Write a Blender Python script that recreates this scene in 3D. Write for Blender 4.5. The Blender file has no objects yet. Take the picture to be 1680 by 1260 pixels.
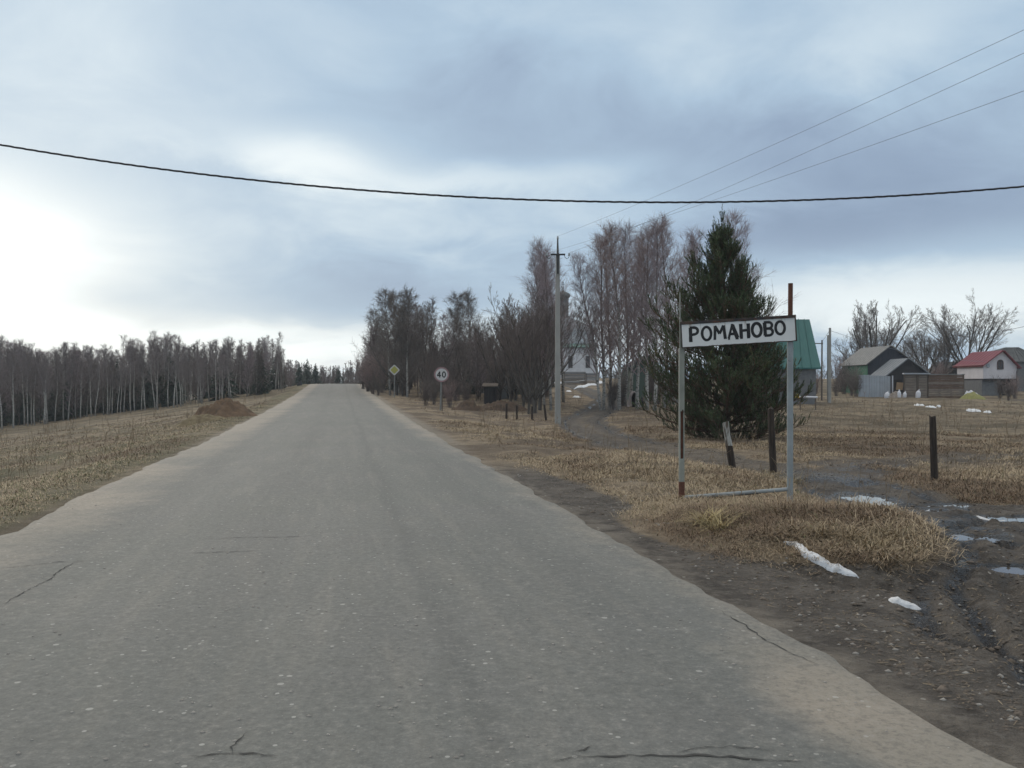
import bpy, math, random
import numpy as np
from mathutils import Vector, Matrix, Euler

R = math.radians
scene = bpy.context.scene
COL = scene.collection
F = 1455.0            # focal length in photograph pixels (1680 wide)
CAMZ = 1.5

# ------------------------------------------------------------------ camera
cam_data = bpy.data.cameras.new('camera')
cam = bpy.data.objects.new('camera', cam_data)
COL.objects.link(cam)
cam.location = (0, 0, CAMZ)
cam.rotation_euler = (R(90), 0, 0)
cam_data.sensor_width = 36
cam_data.lens = F / 1680 * 36
cam_data.clip_start = 0.1
cam_data.clip_end = 6000
scene.camera = cam

# ------------------------------------------------------------------ sky, sun, exposure
SUN_AZ, SUN_EL = -27.0, 16.0
world = bpy.data.worlds.new('World')
scene.world = world
world.use_nodes = True
NT = world.node_tree
for n in list(NT.nodes):
    NT.nodes.remove(n)


def N(tree, typ, **kw):
    n = tree.nodes.new(typ)
    for k, v in kw.items():
        setattr(n, k, v)
    return n


def setin(tree, sock, v):
    if isinstance(v, bpy.types.NodeSocket):
        tree.links.new(v, sock)
    elif v is not None:
        sock.default_value = v


def M(tree, op, a, b=None, c=None, clamp=False):
    n = N(tree, 'ShaderNodeMath', operation=op, use_clamp=clamp)
    setin(tree, n.inputs[0], a)
    if b is not None:
        setin(tree, n.inputs[1], b)
    if c is not None:
        setin(tree, n.inputs[2], c)
    return n.outputs[0]


def mixc(tree, fac, a, b, blend='MIX'):
    n = N(tree, 'ShaderNodeMix', data_type='RGBA', blend_type=blend)
    setin(tree, n.inputs[0], fac)
    for s, v in ((n.inputs[6], a), (n.inputs[7], b)):
        if isinstance(v, tuple) and len(v) == 3:
            v = v + (1,)
        setin(tree, s, v)
    return n.outputs[2]


def noise(tree, vec, scale, detail=4, rough=0.5, dist=0.0, dim='3D'):
    n = N(tree, 'ShaderNodeTexNoise', noise_dimensions=dim)
    if vec is not None:
        tree.links.new(vec, n.inputs['Vector'])
    n.inputs['Scale'].default_value = scale
    n.inputs['Detail'].default_value = detail
    n.inputs['Roughness'].default_value = rough
    n.inputs['Distortion'].default_value = dist
    return n.outputs['Fac']


def ramp(tree, fac, stops, interp='LINEAR'):
    n = N(tree, 'ShaderNodeValToRGB')
    tree.links.new(fac, n.inputs[0])
    cr = n.color_ramp
    cr.interpolation = interp
    while len(cr.elements) < len(stops):
        cr.elements.new(0.5)
    for e, (p, c) in zip(cr.elements, stops):
        e.position = p
        e.color = (c, c, c, 1) if not isinstance(c, tuple) else (tuple(c) + (1,))[:4]
    return n.outputs[0]


def build_sky():
    t = NT
    tc = N(t, 'ShaderNodeTexCoord')
    sep = N(t, 'ShaderNodeSeparateXYZ')
    t.links.new(tc.outputs['Generated'], sep.inputs[0])
    x, y, z = sep.outputs
    az = M(t, 'MULTIPLY', M(t, 'ARCTAN2', x, y), 57.2958)
    el = M(t, 'MULTIPLY', M(t, 'ARCSINE', z), 57.2958)
    # cloud sheet coordinates: flattening towards the horizon
    zz = M(t, 'ADD', M(t, 'ABSOLUTE', z), 0.24)
    comb = N(t, 'ShaderNodeCombineXYZ')
    t.links.new(M(t, 'DIVIDE', x, zz), comb.inputs[0])
    t.links.new(M(t, 'DIVIDE', y, zz), comb.inputs[1])
    cl = comb.outputs[0]
    n1 = noise(t, cl, 0.75, 5, 0.5, 0.35)
    n2 = noise(t, cl, 2.6, 8, 0.62, 0.5)
    n3 = noise(t, cl, 1.3, 2, 0.5)
    wob = M(t, 'MULTIPLY', M(t, 'SUBTRACT', n2, 0.5), 9.0)
    wob2 = M(t, 'MULTIPLY', M(t, 'SUBTRACT', n1, 0.5), 7.0)
    wob3 = M(t, 'MULTIPLY', M(t, 'SUBTRACT', n3, 0.5), 16.0)
    az2 = M(t, 'ADD', az, wob3)
    el2 = M(t, 'ADD', M(t, 'ADD', el, M(t, 'MULTIPLY', wob, 0.45)), M(t, 'MULTIPLY', wob2, 0.5))

    def blob(px, py, wx, wy, amp, rot=0.0, p=1.0):
        a = math.degrees(math.atan((px - 840) / F))
        e = math.degrees(math.atan((629 - py) / math.hypot(F, px - 840)))
        wa = wx / F * 57.3 * math.cos(R(a)) ** 2
        we = wy / F * 57.3
        dx = M(t, 'SUBTRACT', az2, a)
        dy = M(t, 'SUBTRACT', el2, e)
        if rot:
            c, s = math.cos(rot), math.sin(rot)
            dx, dy = (M(t, 'ADD', M(t, 'MULTIPLY', dx, c), M(t, 'MULTIPLY', dy, s)),
                      M(t, 'SUBTRACT', M(t, 'MULTIPLY', dy, c), M(t, 'MULTIPLY', dx, s)))
        dx = M(t, 'DIVIDE', dx, wa)
        dy = M(t, 'DIVIDE', dy, we)
        q = M(t, 'ADD', M(t, 'MULTIPLY', dx, dx), M(t, 'MULTIPLY', dy, dy))
        g = M(t, 'EXPONENT', M(t, 'MULTIPLY', M(t, 'POWER', q, p), -1.0))
        return M(t, 'MULTIPLY', g, amp)

    blobs = [
        (-60, 410, 370, 125, 0.90, 0, 1.0),     # glow of the hidden sun
        (-120, 560, 620, 62, 0.55, 0, 1.0),
        (240, 585, 560, 52, 0.40, 0, 1.5),      # pale strip above the horizon
        (700, 560, 280, 34, 0.26, 0, 1.4),
        (520, 262, 120, 34, 0.36, 0, 1.2),
        (760, 300, 220, 26, 0.24, 0, 1.1),
        (990, 275, 110, 22, 0.16, 0, 1.1),
        (380, 230, 260, 40, 0.12, 0, 1.0),
        (780, 340, 340, 56, 0.15, 0, 1.2),
        (1430, 345, 260, 60, -0.10, 0, 1.2),
        (690, 470, 190, 44, -0.10, 0, 1.2),
        (120, 60, 300, 110, 0.16, 0, 1.0),
        (1560, 490, 420, 52, 0.50, 0, 1.4),     # pale strip at the right
        (1100, 540, 260, 60, 0.28, 0, 1.3),
        (1450, 70, 200, 70, 0.15, 0, 1.0),
        (1090, 60, 110, 60, 0.10, 0, 1.0),
        (830, 150, 190, 70, -0.16, 0, 1.2),
        (1080, 250, 420, 90, -0.14, 0, 1.2),
        (1500, 270, 330, 80, -0.15, 0, 1.2),
        (540, 440, 260, 60, -0.06, 0, 1.2),
        (1060, 395, 300, 40, -0.05, 0, 1.2),
        (1350, 385, 300, 40, -0.12, 0, 1.2),
    ]
    tsum = M(t, 'ADD', 0.43, M(t, 'MULTIPLY', M(t, 'SUBTRACT', n1, 0.5), 0.46))
    tsum = M(t, 'ADD', tsum, M(t, 'MULTIPLY', M(t, 'SUBTRACT', n2, 0.5), 0.44))
    for b in blobs:
        tsum = M(t, 'ADD', tsum, blob(*b))
    # the overcast brightens towards the zenith
    zen = N(t, 'ShaderNodeMapRange', interpolation_type='SMOOTHSTEP')
    t.links.new(el, zen.inputs[0])
    zen.inputs[1].default_value = 30
    zen.inputs[2].default_value = 80
    zen.inputs[3].default_value = 0
    zen.inputs[4].default_value = 0.45
    tsum = M(t, 'ADD', tsum, zen.outputs[0])
    tsum = M(t, 'MULTIPLY', tsum, 0.85, clamp=True)
    col = ramp(t, tsum, [(0.0, (.225, .30, .43)), (0.18, (.305, .40, .54)), (0.36, (.425, .56, .70)),
                         (0.55, (.63, .745, .83)), (0.75, (.85, .93, .96)), (1.0, (1.12, 1.2, 1.2))])
    gain = N(t, 'ShaderNodeMapRange', interpolation_type='SMOOTHSTEP')
    t.links.new(el, gain.inputs[0])
    gain.inputs[1].default_value = 30
    gain.inputs[2].default_value = 85
    gain.inputs[3].default_value = 9.6
    gain.inputs[4].default_value = 16.0
    nf = N(t, 'ShaderNodeMapRange', interpolation_type='SMOOTHSTEP')
    t.links.new(el, nf.inputs[0])
    nf.inputs[1].default_value = 26
    nf.inputs[2].default_value = 55
    nf.inputs[4].default_value = 0.85
    lum = N(t, 'ShaderNodeRGBToBW')
    t.links.new(col, lum.inputs[0])
    grey = N(t, 'ShaderNodeVectorMath', operation='SCALE')
    grey.inputs[0].default_value = (1.07, 1.0, .90)
    t.links.new(lum.outputs[0], grey.inputs['Scale'])
    col = mixc(t, nf.outputs[0], col, grey.outputs[0])
    vm = N(t, 'ShaderNodeVectorMath', operation='SCALE')
    t.links.new(col, vm.inputs[0])
    t.links.new(gain.outputs[0], vm.inputs['Scale'])
    sky = N(t, 'ShaderNodeTexSky', sky_type='NISHITA')
    sky.sun_disc = False
    sky.sun_elevation = R(SUN_EL)
    sky.sun_rotation = R(SUN_AZ)
    mixed = mixc(t, 0.03, vm.outputs[0], sky.outputs[0])
    bg = N(t, 'ShaderNodeBackground')
    t.links.new(mixed, bg.inputs[0])
    bg.inputs[1].default_value = 0.10
    out = N(t, 'ShaderNodeOutputWorld')
    t.links.new(bg.outputs[0], out.inputs[0])


build_sky()
sun_d = bpy.data.lights.new('sun', 'SUN')
sun_d.energy = 1.1
sun_d.angle = R(18)
sun_d.color = (1.0, 0.90, 0.76)
sun = bpy.data.objects.new('sun', sun_d)
COL.objects.link(sun)
sdir = Vector((math.sin(R(SUN_AZ)) * math.cos(R(SUN_EL)), math.cos(R(SUN_AZ)) * math.cos(R(SUN_EL)), math.sin(R(SUN_EL))))
sun.rotation_euler = (-sdir).to_track_quat('-Z', 'Y').to_euler()
sun.location = (0, 0, 60)
vs = scene.view_settings
vs.view_transform = 'Standard'
vs.look = 'None'
vs.exposure = 0.12
vs.gamma = 1.0
vs.use_curve_mapping = False
scene.render.resolution_x = 1024
scene.render.resolution_y = 768
scene.render.engine = 'CYCLES'

# ------------------------------------------------------------------ helpers


def tag(o, label=None, cat=None, group=None, kind=None):
    if label: o['label'] = label
    if cat: o['category'] = cat
    if group: o['group'] = group
    if kind: o['kind'] = kind
    return o


def empty(name, loc, rz=0.0, label=None, cat=None, group=None):
    o = bpy.data.objects.new(name, None)
    o.empty_display_size = 0.2
    o.location = loc
    o.rotation_euler = (0, 0, rz)
    COL.objects.link(o)
    return tag(o, label, cat, group)


class MB:
    """collects boxes, beams, tubes and free polygons into one mesh"""

    def __init__(self):
        self.v, self.f = [], []

    def poly(self, pts):
        b = len(self.v)
        self.v += [tuple(p) for p in pts]
        self.f.append(tuple(range(b, b + len(pts))))

    def box(self, c, s, rot=None):
        b = len(self.v)
        m = rot.to_matrix() if isinstance(rot, Euler) else rot
        for dx, dy, dz in ((-1, -1, -1), (1, -1, -1), (1, 1, -1), (-1, 1, -1), (-1, -1, 1), (1, -1, 1), (1, 1, 1), (-1, 1, 1)):
            p = Vector((dx * s[0] / 2, dy * s[1] / 2, dz * s[2] / 2))
            if m: p = m @ p
            self.v.append((p.x + c[0], p.y + c[1], p.z + c[2]))
        for q in ((0, 3, 2, 1), (4, 5, 6, 7), (0, 1, 5, 4), (1, 2, 6, 5), (2, 3, 7, 6), (3, 0, 4, 7)):
            self.f.append(tuple(b + i for i in q))

    def prism(self, pts, vec):
        """closed solid: polygon pts pushed along vec"""
        n = len(pts)
        b = len(self.v)
        vec = Vector(vec)
        for p in pts: self.v.append(tuple(p))
        for p in pts: self.v.append(tuple(Vector(p) + vec))
        self.f.append(tuple(b + i for i in range(n)))
        self.f.append(tuple(b + n + i for i in reversed(range(n))))
        for i in range(n):
            j = (i + 1) % n
            self.f.append((b + j, b + i, b + n + i, b + n + j))

    def tube(self, pts, rad, n=8, caps=True):
        if not hasattr(rad, '__len__'): rad = [rad] * len(pts)
        pts = [Vector(p) for p in pts]
        rings = []
        for i, p in enumerate(pts):
            d = (pts[min(i + 1, len(pts) - 1)] - pts[max(i - 1, 0)]).normalized()
            a = Vector((0, 0, 1)) if abs(d.z) < 0.9 else Vector((1, 0, 0))
            s = d.cross(a).normalized()
            w = d.cross(s).normalized()
            b = len(self.v)
            for k in range(n):
                th = 2 * math.pi * k / n
                q = p + (s * math.cos(th) + w * math.sin(th)) * rad[i]
                self.v.append(tuple(q))
            rings.append(b)
        for a, b in zip(rings, rings[1:]):
            for k in range(n):
                k2 = (k + 1) % n
                self.f.append((a + k, b + k, b + k2, a + k2))
        if caps:
            self.f.append(tuple(rings[0] + k for k in range(n)))
            self.f.append(tuple(rings[-1] + k for k in reversed(range(n))))

    def lathe(self, prof, c=(0, 0, 0), n=20):
        rings = []
        for r, z in prof:
            b = len(self.v)
            for k in range(n):
                th = 2 * math.pi * k / n
                self.v.append((c[0] + r * math.cos(th), c[1] + r * math.sin(th), c[2] + z))
            rings.append(b)
        for a, b in zip(rings, rings[1:]):
            for k in range(n):
                k2 = (k + 1) % n
                self.f.append((a + k, a + k2, b + k2, b + k))
        self.f.append(tuple(rings[0] + k for k in reversed(range(n))))
        self.f.append(tuple(rings[-1] + k for k in range(n)))

    def build(self, name, mat, parent=None, bevel=0.0, smooth=False):
        me = bpy.data.meshes.new(name)
        me.from_pydata(self.v, [], self.f)
        me.materials.append(mat)
        if smooth:
            me.polygons.foreach_set('use_smooth', [True] * len(me.polygons))
        o = bpy.data.objects.new(name, me)
        COL.objects.link(o)
        if parent: o.parent = parent
        if bevel:
            m = o.modifiers.new('bevel', 'BEVEL')
            m.width = bevel
            m.segments = 2
            m.limit_method = 'ANGLE'
        return o


def np_mesh(name, verts, tris=None, quads=None, mat=None, smooth=False, attrs=None):
    verts = np.asarray(verts, np.float32)
    me = bpy.data.meshes.new(name)
    nt = 0 if tris is None else len(tris)
    nq = 0 if quads is None else len(quads)
    me.vertices.add(len(verts))
    me.vertices.foreach_set('co', verts.ravel())
    me.loops.add(nt * 3 + nq * 4)
    me.polygons.add(nt + nq)
    idx, starts = [], []
    if nt:
        idx.append(np.asarray(tris, np.int32).ravel())
        starts.append(np.arange(nt) * 3)
    if nq:
        idx.append(np.asarray(quads, np.int32).ravel())
        starts.append(nt * 3 + np.arange(nq) * 4)
    me.loops.foreach_set('vertex_index', np.concatenate(idx).astype(np.int32))
    me.polygons.foreach_set('loop_start', np.concatenate(starts).astype(np.int32))
    if smooth:
        me.polygons.foreach_set('use_smooth', np.ones(nt + nq, bool))
    for an, arr in (attrs or {}).items():
        if arr.ndim == 1:
            a = me.attributes.new(an, 'FLOAT', 'POINT')
            a.data.foreach_set('value', arr.astype(np.float32))
        else:
            a = me.attributes.new(an, 'FLOAT_COLOR', 'POINT')
            rgba = np.ones((len(arr), 4), np.float32)
            rgba[:, :3] = arr
            a.data.foreach_set('color', rgba.ravel())
    me.update(calc_edges=True)
    if mat: me.materials.append(mat)
    return me


def link(name, me, parent=None, loc=(0, 0, 0), rz=0.0, scale=None):
    o = bpy.data.objects.new(name, me)
    COL.objects.link(o)
    if parent: o.parent = parent
    o.location = loc
    o.rotation_euler = (0, 0, rz)
    if scale: o.scale = scale
    return o


def _hash(xi, yi, seed):
    h = (xi.astype(np.int64) * 374761393 + yi.astype(np.int64) * 668265263 + seed * 974634777) & 0xffffffff
    h = ((h ^ (h >> 13)) * 1274126177) & 0xffffffff
    h = h ^ (h >> 16)
    return h / 4294967295.0


def vn(x, y, seed=0):
    x = np.asarray(x, float); y = np.asarray(y, float)
    xi = np.floor(x); yi = np.floor(y)
    fx = x - xi; fy = y - yi
    fx = fx * fx * (3 - 2 * fx); fy = fy * fy * (3 - 2 * fy)
    a = _hash(xi, yi, seed); b = _hash(xi + 1, yi, seed)
    c = _hash(xi, yi + 1, seed); d = _hash(xi + 1, yi + 1, seed)
    return (a * (1 - fx) + b * fx) * (1 - fy) + (c * (1 - fx) + d * fx) * fy


def fbm(x, y, seed=0, oct=4, g=0.5):
    s, a, tot = 0.0, 1.0, 0.0
    x = np.asarray(x, float); y = np.asarray(y, float)
    for i in range(oct):
        s = s + a * vn(x * 2 ** i, y * 2 ** i, seed + i * 17)
        tot += a
        a *= g
    return s / tot


def ss(a, b, x):
    t = np.clip((np.asarray(x, float) - a) / (b - a), 0, 1)
    return t * t * (3 - 2 * t)


# road frame: u runs along the road, v to its right
DU = np.array([-0.191, 0.9816])
DV = np.array([0.9816, 0.191])
VL, VR = -3.42, 2.74


def uv_of(x, y):
    return DU[0] * x + DU[1] * y, DV[0] * x + DV[1] * y


def xy_of(u, v):
    return DU[0] * u + DV[0] * v, DU[1] * u + DV[1] * v


def road_z(u):
    u = np.asarray(u, float)
    a = 1.42e-4 * np.clip(u, 0, 96) ** 2
    a = a + np.clip(u - 96, 0, 14) * 0.0272 - 0.00097 * np.clip(u - 96, 0, 14) ** 2
    a = a - 3.5 * ss(112, 230, u)
    return a


def polydist(x, y, pts):
    d = np.full(np.shape(x), 1e9)
    for (ax, ay), (bx, by) in zip(pts, pts[1:]):
        vx, vy = bx - ax, by - ay
        t = np.clip(((x - ax) * vx + (y - ay) * vy) / (vx * vx + vy * vy), 0, 1)
        d = np.minimum(d, np.hypot(x - ax - t * vx, y - ay - t * vy))
    return d


TRACK_A = [(3.4, 5.6), (4.6, 8.0), (5.0, 10.8), (5.2, 14.6), (4.2, 18.8), (3.4, 24), (2.9, 31), (3.1, 40), (5.2, 52), (7.2, 66), (7.5, 90), (6, 110)]
TRACK_B = [(4.9, 9.5), (7.0, 10.2), (9.5, 9.6), (14, 9.0), (24, 9.0)]
TRACK_C = [(5.2, 14.6), (7.0, 17.6), (10.5, 19.2), (16, 20.5), (28, 24), (36, 50), (40, 72)]
TRACK_D = [(5.6, 9.6), (4.9, 8.0), (4.1, 6.6), (3.5, 5.0), (3.2, 3.4)]
TRACK_E = [(7.5, 8.6), (5.6, 7.6), (4.6, 6.2), (4.4, 4.6)]


def rut_depth(x, y):
    wv = (fbm(x * 1.1, y * 1.1, 131, 3) - .5) * .25
    r = 0
    for trk, hw, sg, k in ((TRACK_A, .74, .13, 1.0), (TRACK_B, .75, .15, 1.0), (TRACK_C, .7, .2, .6), (TRACK_D, .70, .11, 1.0), (TRACK_E, .55, .12, .8), (TRACK_D, .38, .09, .5)):
        d = polydist(x, y, trk) + wv
        r = np.maximum(r, k * np.exp(-((d - hw) / sg) ** 2)) - .35 * k * np.exp(-((np.abs(d - hw) - sg * 2.1) / (sg * .8)) ** 2)
    return r


def mud_mask(x, y):
    u, v = uv_of(x, y)
    wob = (fbm(x * 0.9, y * 0.9, 5) - 0.5) * 1.3
    a = ss(1.45, 0.75, polydist(x, y, TRACK_A[:6]) + wob * 0.7) * (1 - .45 * ss(12.5, 15, y))
    a2 = ss(1.6, 0.8, polydist(x, y, TRACK_A[5:]) + wob)
    dA = polydist(x, y, TRACK_A[3:])
    a2 = a2 * (0.52 + .48 * np.exp(-((dA - .75) / .35) ** 2)) * (1 - .35 * ss(13, 16, y) * ss(24, 19, y))
    b = ss(1.7, 0.8, polydist(x, y, TRACK_B) + wob)
    c = 0.52 * ss(1.5, 0.5, polydist(x, y, TRACK_C) + wob * 1.6)
    # apron of bare soil where the track meets the road
    ap = ss(8.6, 7.0, u + wob * 0.6 - 0.10 * np.clip(v - 3, 0, 20)) * ss(2.2, 2.5, v)
    ap2 = ss(1.3, 0.5, v - VR + wob * 0.5) * ss(2.2, 2.5, v) * ss(22, 10, u)
    m = np.maximum.reduce([a, a2, b, c, ap, ap2 * 0.9])
    # the grassy bank under the sign stays clear of mud
    bank = ss(1.08, 0.85, np.hypot((x - 2.7 + .10 * (y - 9)) / 1.5, (y - 9.3) / 2.1) + .12 * wob)
    return m * (1 - bank)


def ground_z(x, y, detail=True):
    x = np.asarray(x, float); y = np.asarray(y, float)
    u, v = uv_of(x, y)
    zr = road_z(u)
    ur = np.clip(u, 0, 122)
    zR = 1.8e-4 * ur ** 2 - 0.35 * ss(12, 35, u)
    dl = np.clip(-v - 4.2, 0, 45)
    zL = road_z(np.clip(u, 0, 108)) * ss(300, 120, u) - 0.135 * dl - 0.10 * ss(0, 1.5, dl) + 0.9 * ss(36, 90, -v)
    zl_near = road_z(u)
    zL = zL * ss(0, 6, dl) + (zl_near - 0.135 * dl - 0.10 * ss(0, 1.5, dl)) * (1 - ss(0, 6, dl))
    kr = ss(3.0, 7.5, v)
    z = np.where(v > 0, zr * (1 - kr) + zR * kr, zL)
    z = z - 0.03
    if detail:
        off = np.minimum(ss(0.1, 1.4, v - VR), 1) + np.minimum(ss(0.1, 1.4, VL - v), 1)
        near = 1.0
        mud = mud_mask(x, y)
        z = z + off * (1 - mud) * ((fbm(x * 0.45, y * 0.45, 11, 4) - 0.5) * 0.26 + (fbm(x * 2.3, y * 2.3, 12, 3) - 0.5) * 0.09)
        # bank under the town sign
        z = z + 0.17 * np.exp(-(((x - 3.3) / 1.3) ** 2 + ((y - 8.9) / 1.1) ** 2)) * (1 - 0.4 * mud)
        # mud: lower, with ruts and clods
        rut = rut_depth(x, y)
        calm = np.ones_like(x)
        for (hx, hy, wx, wy, dp) in PUDDLES:
            calm = calm * (1 - .85 * np.exp(-(((x - hx) / (wx * 1.3)) ** 2 + ((y - hy) / (wy * 1.3)) ** 2)))
        z = z - mud * off * (0.05 + 0.075 * rut * calm) + mud * off * calm * (fbm(x * 3.1, y * 2.6, 31, 4, 0.6) - 0.5) * 0.20
        z = z + mud * off * calm * (fbm(x * 0.8, y * 0.8, 37, 2) - 0.5) * 0.10
        # puddle hollows: a shore that rises gently above each water level
        if PUD_LEVEL:
            nz = (fbm(x * 3.3, y * 3.3, 83, 4, 0.6) - 0.5)
            for (hx, hy, wx, wy, dp), lev in zip(PUDDLES, PUD_LEVEL):
                r = np.hypot((x - hx) / wx, (y - hy) / wy)
                w = 1 - ss(1.15, 2.1, r)
                sh = lev + 0.055 * (np.clip(r, 0, 2.2) - 0.88) + nz * 0.10
                z = z * (1 - w) + np.where(r > 1.25, np.maximum(sh, lev + .012), sh) * w
    return z


# puddles: photograph pixel, width and length in metres, depth of the hollow
PUD_PX = [(1422, 820, .75, 1.3, .10), (1492, 837, 1.0, .42, .09), (1568, 884, .42, .40, .07),
          (1604, 888, .62, .30, .08), (1645, 849, 1.2, .34, .09), (1575, 829, .9, .28, .07), (1668, 935, .7, .35, .07)]


def flat(px, py, z=-0.10):
    Y = F * (CAMZ - z) / (py - 629)
    return (px - 840) / F * Y, Y


PUDDLES = [flat(a, b) + (w / 2 * .95, l / 2 * .95, dp) for a, b, w, l, dp in PUD_PX]


PUD_LEVEL = []


def pxx(px, Y):
    return (px - 840) / F * Y


def pyz(py, Y):
    return CAMZ - (py - 629) / F * Y


def gz1(x, y):
    return float(ground_z(np.array([x]), np.array([y]))[0])


PUD_LEVEL.extend([gz1(p[0], p[1]) - 0.035 for p in PUDDLES])


def hit(px, py, far=400.0):
    """ground point seen at photograph pixel px, py"""
    Ys = np.exp(np.linspace(math.log(4.0), math.log(min(far, 160.0)), 900))
    X = pxx(px, Ys); Z = pyz(py, Ys)
    g = ground_z(X, Ys)
    i = np.argmax(g >= Z)
    if g[i] < Z[i]: i = len(Ys) - 1
    return float(X[i]), float(Ys[i]), float(g[i])


# ------------------------------------------------------------------ materials
MATS = {}


def mat(name, base, base2=None, scale=6.0, rough=0.8, bump=0.0, bscale=None, metallic=0.0, stretch=(1, 1, 1), fac=(0.35, 0.65), detail=5, spec=0.3, stain=None, stain_rng=(0.58, 0.68), stain_scale=2.0):
    m = bpy.data.materials.new(name)
    m.use_nodes = True
    t = m.node_tree
    b = t.nodes['Principled BSDF']
    tc = N(t, 'ShaderNodeTexCoord')
    mp = N(t, 'ShaderNodeMapping')
    t.links.new(tc.outputs['Object'], mp.inputs[0])
    mp.inputs['Scale'].default_value = stretch
    v = mp.outputs[0]
    col = tuple(base) + (1,)
    if base2:
        f = ramp(t, noise(t, v, scale, detail, 0.6), [(fac[0], 0.0), (fac[1], 1.0)])
        col = mixc(t, f, tuple(base), tuple(base2))
    if stain:
        f = ramp(t, noise(t, v, stain_scale, 6, 0.65), [(stain_rng[0], 0.0), (stain_rng[1], 1.0)])
        col = mixc(t, f, col, tuple(stain))
    setin(t, b.inputs['Base Color'], col)
    b.inputs['Roughness'].default_value = rough
    b.inputs['Metallic'].default_value = metallic
    b.inputs['Specular IOR Level'].default_value = spec
    if bump:
        bp = N(t, 'ShaderNodeBump')
        bp.inputs['Strength'].default_value = bump
        bp.inputs['Distance'].default_value = 0.02
        t.links.new(noise(t, v, bscale or scale * 3, 5, 0.6), bp.inputs['Height'])
        t.links.new(bp.outputs[0], b.inputs['Normal'])
    MATS[name] = m
    return m


def make_ground_mat():
    m = bpy.data.materials.new('ground_soil_and_turf')
    m.use_nodes = True
    t = m.node_tree
    b = t.nodes['Principled BSDF']
    geo = N(t, 'ShaderNodeNewGeometry')
    pos = geo.outputs['Position']
    at = N(t, 'ShaderNodeAttribute', attribute_name='cover')
    sp = N(t, 'ShaderNodeSeparateColor')
    t.links.new(at.outputs['Color'], sp.inputs[0])
    mud, green, sand = sp.outputs
    wet = N(t, 'ShaderNodeAttribute', attribute_name='wet').outputs['Fac']
    nA = noise(t, pos, 0.35, 5, 0.6, 0.4)
    nB = noise(t, pos, 2.2, 6, 0.65, 0.3)
    nC = noise(t, pos, 14, 5, 0.7)
    nD = noise(t, pos, 55, 3, 0.6)
    straw = mixc(t, ramp(t, nB, [(0.35, 0.0), (0.62, 1.0)]), (.185, .142, .098), (.36, .285, .20))
    straw = mixc(t, ramp(t, nA, [(0.44, 0.0), (0.58, 1.0)]), straw, (.145, .108, .080))
    straw = mixc(t, ramp(t, nC, [(0.30, 0.6), (0.50, 0.0)]), straw, (.12, .092, .064))
    grn = mixc(t, ramp(t, nB, [(0.38, 0.0), (0.62, 1.0)]), (.090, .088, .045), (.215, .190, .112))
    grn = mixc(t, ramp(t, nC, [(0.30, 0.6), (0.55, 0.0)]), grn, (.09, .088, .05))
    gf = M(t, 'MULTIPLY', green, ramp(t, nA, [(0.36, 0.25), (0.6, 0.9)]))
    c = mixc(t, gf, straw, grn)
    soil = mixc(t, ramp(t, nB, [(0.35, 0.0), (0.65, 1.0)]), (.070, .060, .052), (.160, .140, .120))
    soil = mixc(t, ramp(t, nC, [(0.50, 0.0), (0.72, 0.7)]), soil, (.23, .21, .185))
    wf = ramp(t, M(t, 'ADD', wet, M(t, 'MULTIPLY', M(t, 'SUBTRACT', nC, 0.5), 0.7)), [(0.30, 0.0), (0.62, 1.0)])
    soil = mixc(t, wf, soil, (.038, .032, .028))
    mf = M(t, 'ADD', mud, M(t, 'MULTIPLY', M(t, 'SUBTRACT', nC, 0.5), 0.9))
    mf = ramp(t, mf, [(0.36, 0.0), (0.60, 1.0)])
    c = mixc(t, mf, c, soil)
    sf = M(t, 'ADD', sand, M(t, 'MULTIPLY', M(t, 'SUBTRACT', nB, 0.5), 0.8))
    sf = ramp(t, sf, [(0.35, 0.0), (0.70, 0.85)])
    snd = mixc(t, nC, (.22, .19, .155), (.33, .295, .245))
    c = mixc(t, sf, c, snd)
    # pale pebbles lying in the soil
    vo = N(t, 'ShaderNodeTexVoronoi')
    t.links.new(pos, vo.inputs['Vector'])
    vo.inputs['Scale'].default_value = 11
    peb = M(t, 'LESS_THAN', vo.outputs['Distance'], 0.16)
    sepc = N(t, 'ShaderNodeSeparateColor')
    t.links.new(vo.outputs['Color'], sepc.inputs[0])
    pf = M(t, 'MULTIPLY', peb, M(t, 'GREATER_THAN', sepc.outputs[0], 0.86))
    c = mixc(t, M(t, 'MULTIPLY', pf, M(t, 'MAXIMUM', M(t, 'MULTIPLY', mf, 0.8), sf)), c, (.42, .39, .35))
    t.links.new(c, b.inputs['Base Color'])
    rg = M(t, 'SUBTRACT', 0.95, M(t, 'MULTIPLY', mf, M(t, 'MULTIPLY', wf, 0.68)))
    t.links.new(rg, b.inputs['Roughness'])
    b.inputs['Specular IOR Level'].default_value = 0.25
    h = M(t, 'ADD', M(t, 'MULTIPLY', nC, 1.0), M(t, 'MULTIPLY', nD, 0.4))
    bp = N(t, 'ShaderNodeBump')
    bp.inputs['Strength'].default_value = 1.0
    bp.inputs['Distance'].default_value = 0.09
    t.links.new(h, bp.inputs['Height'])
    t.links.new(bp.outputs[0], b.inputs['Normal'])
    return m


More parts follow.
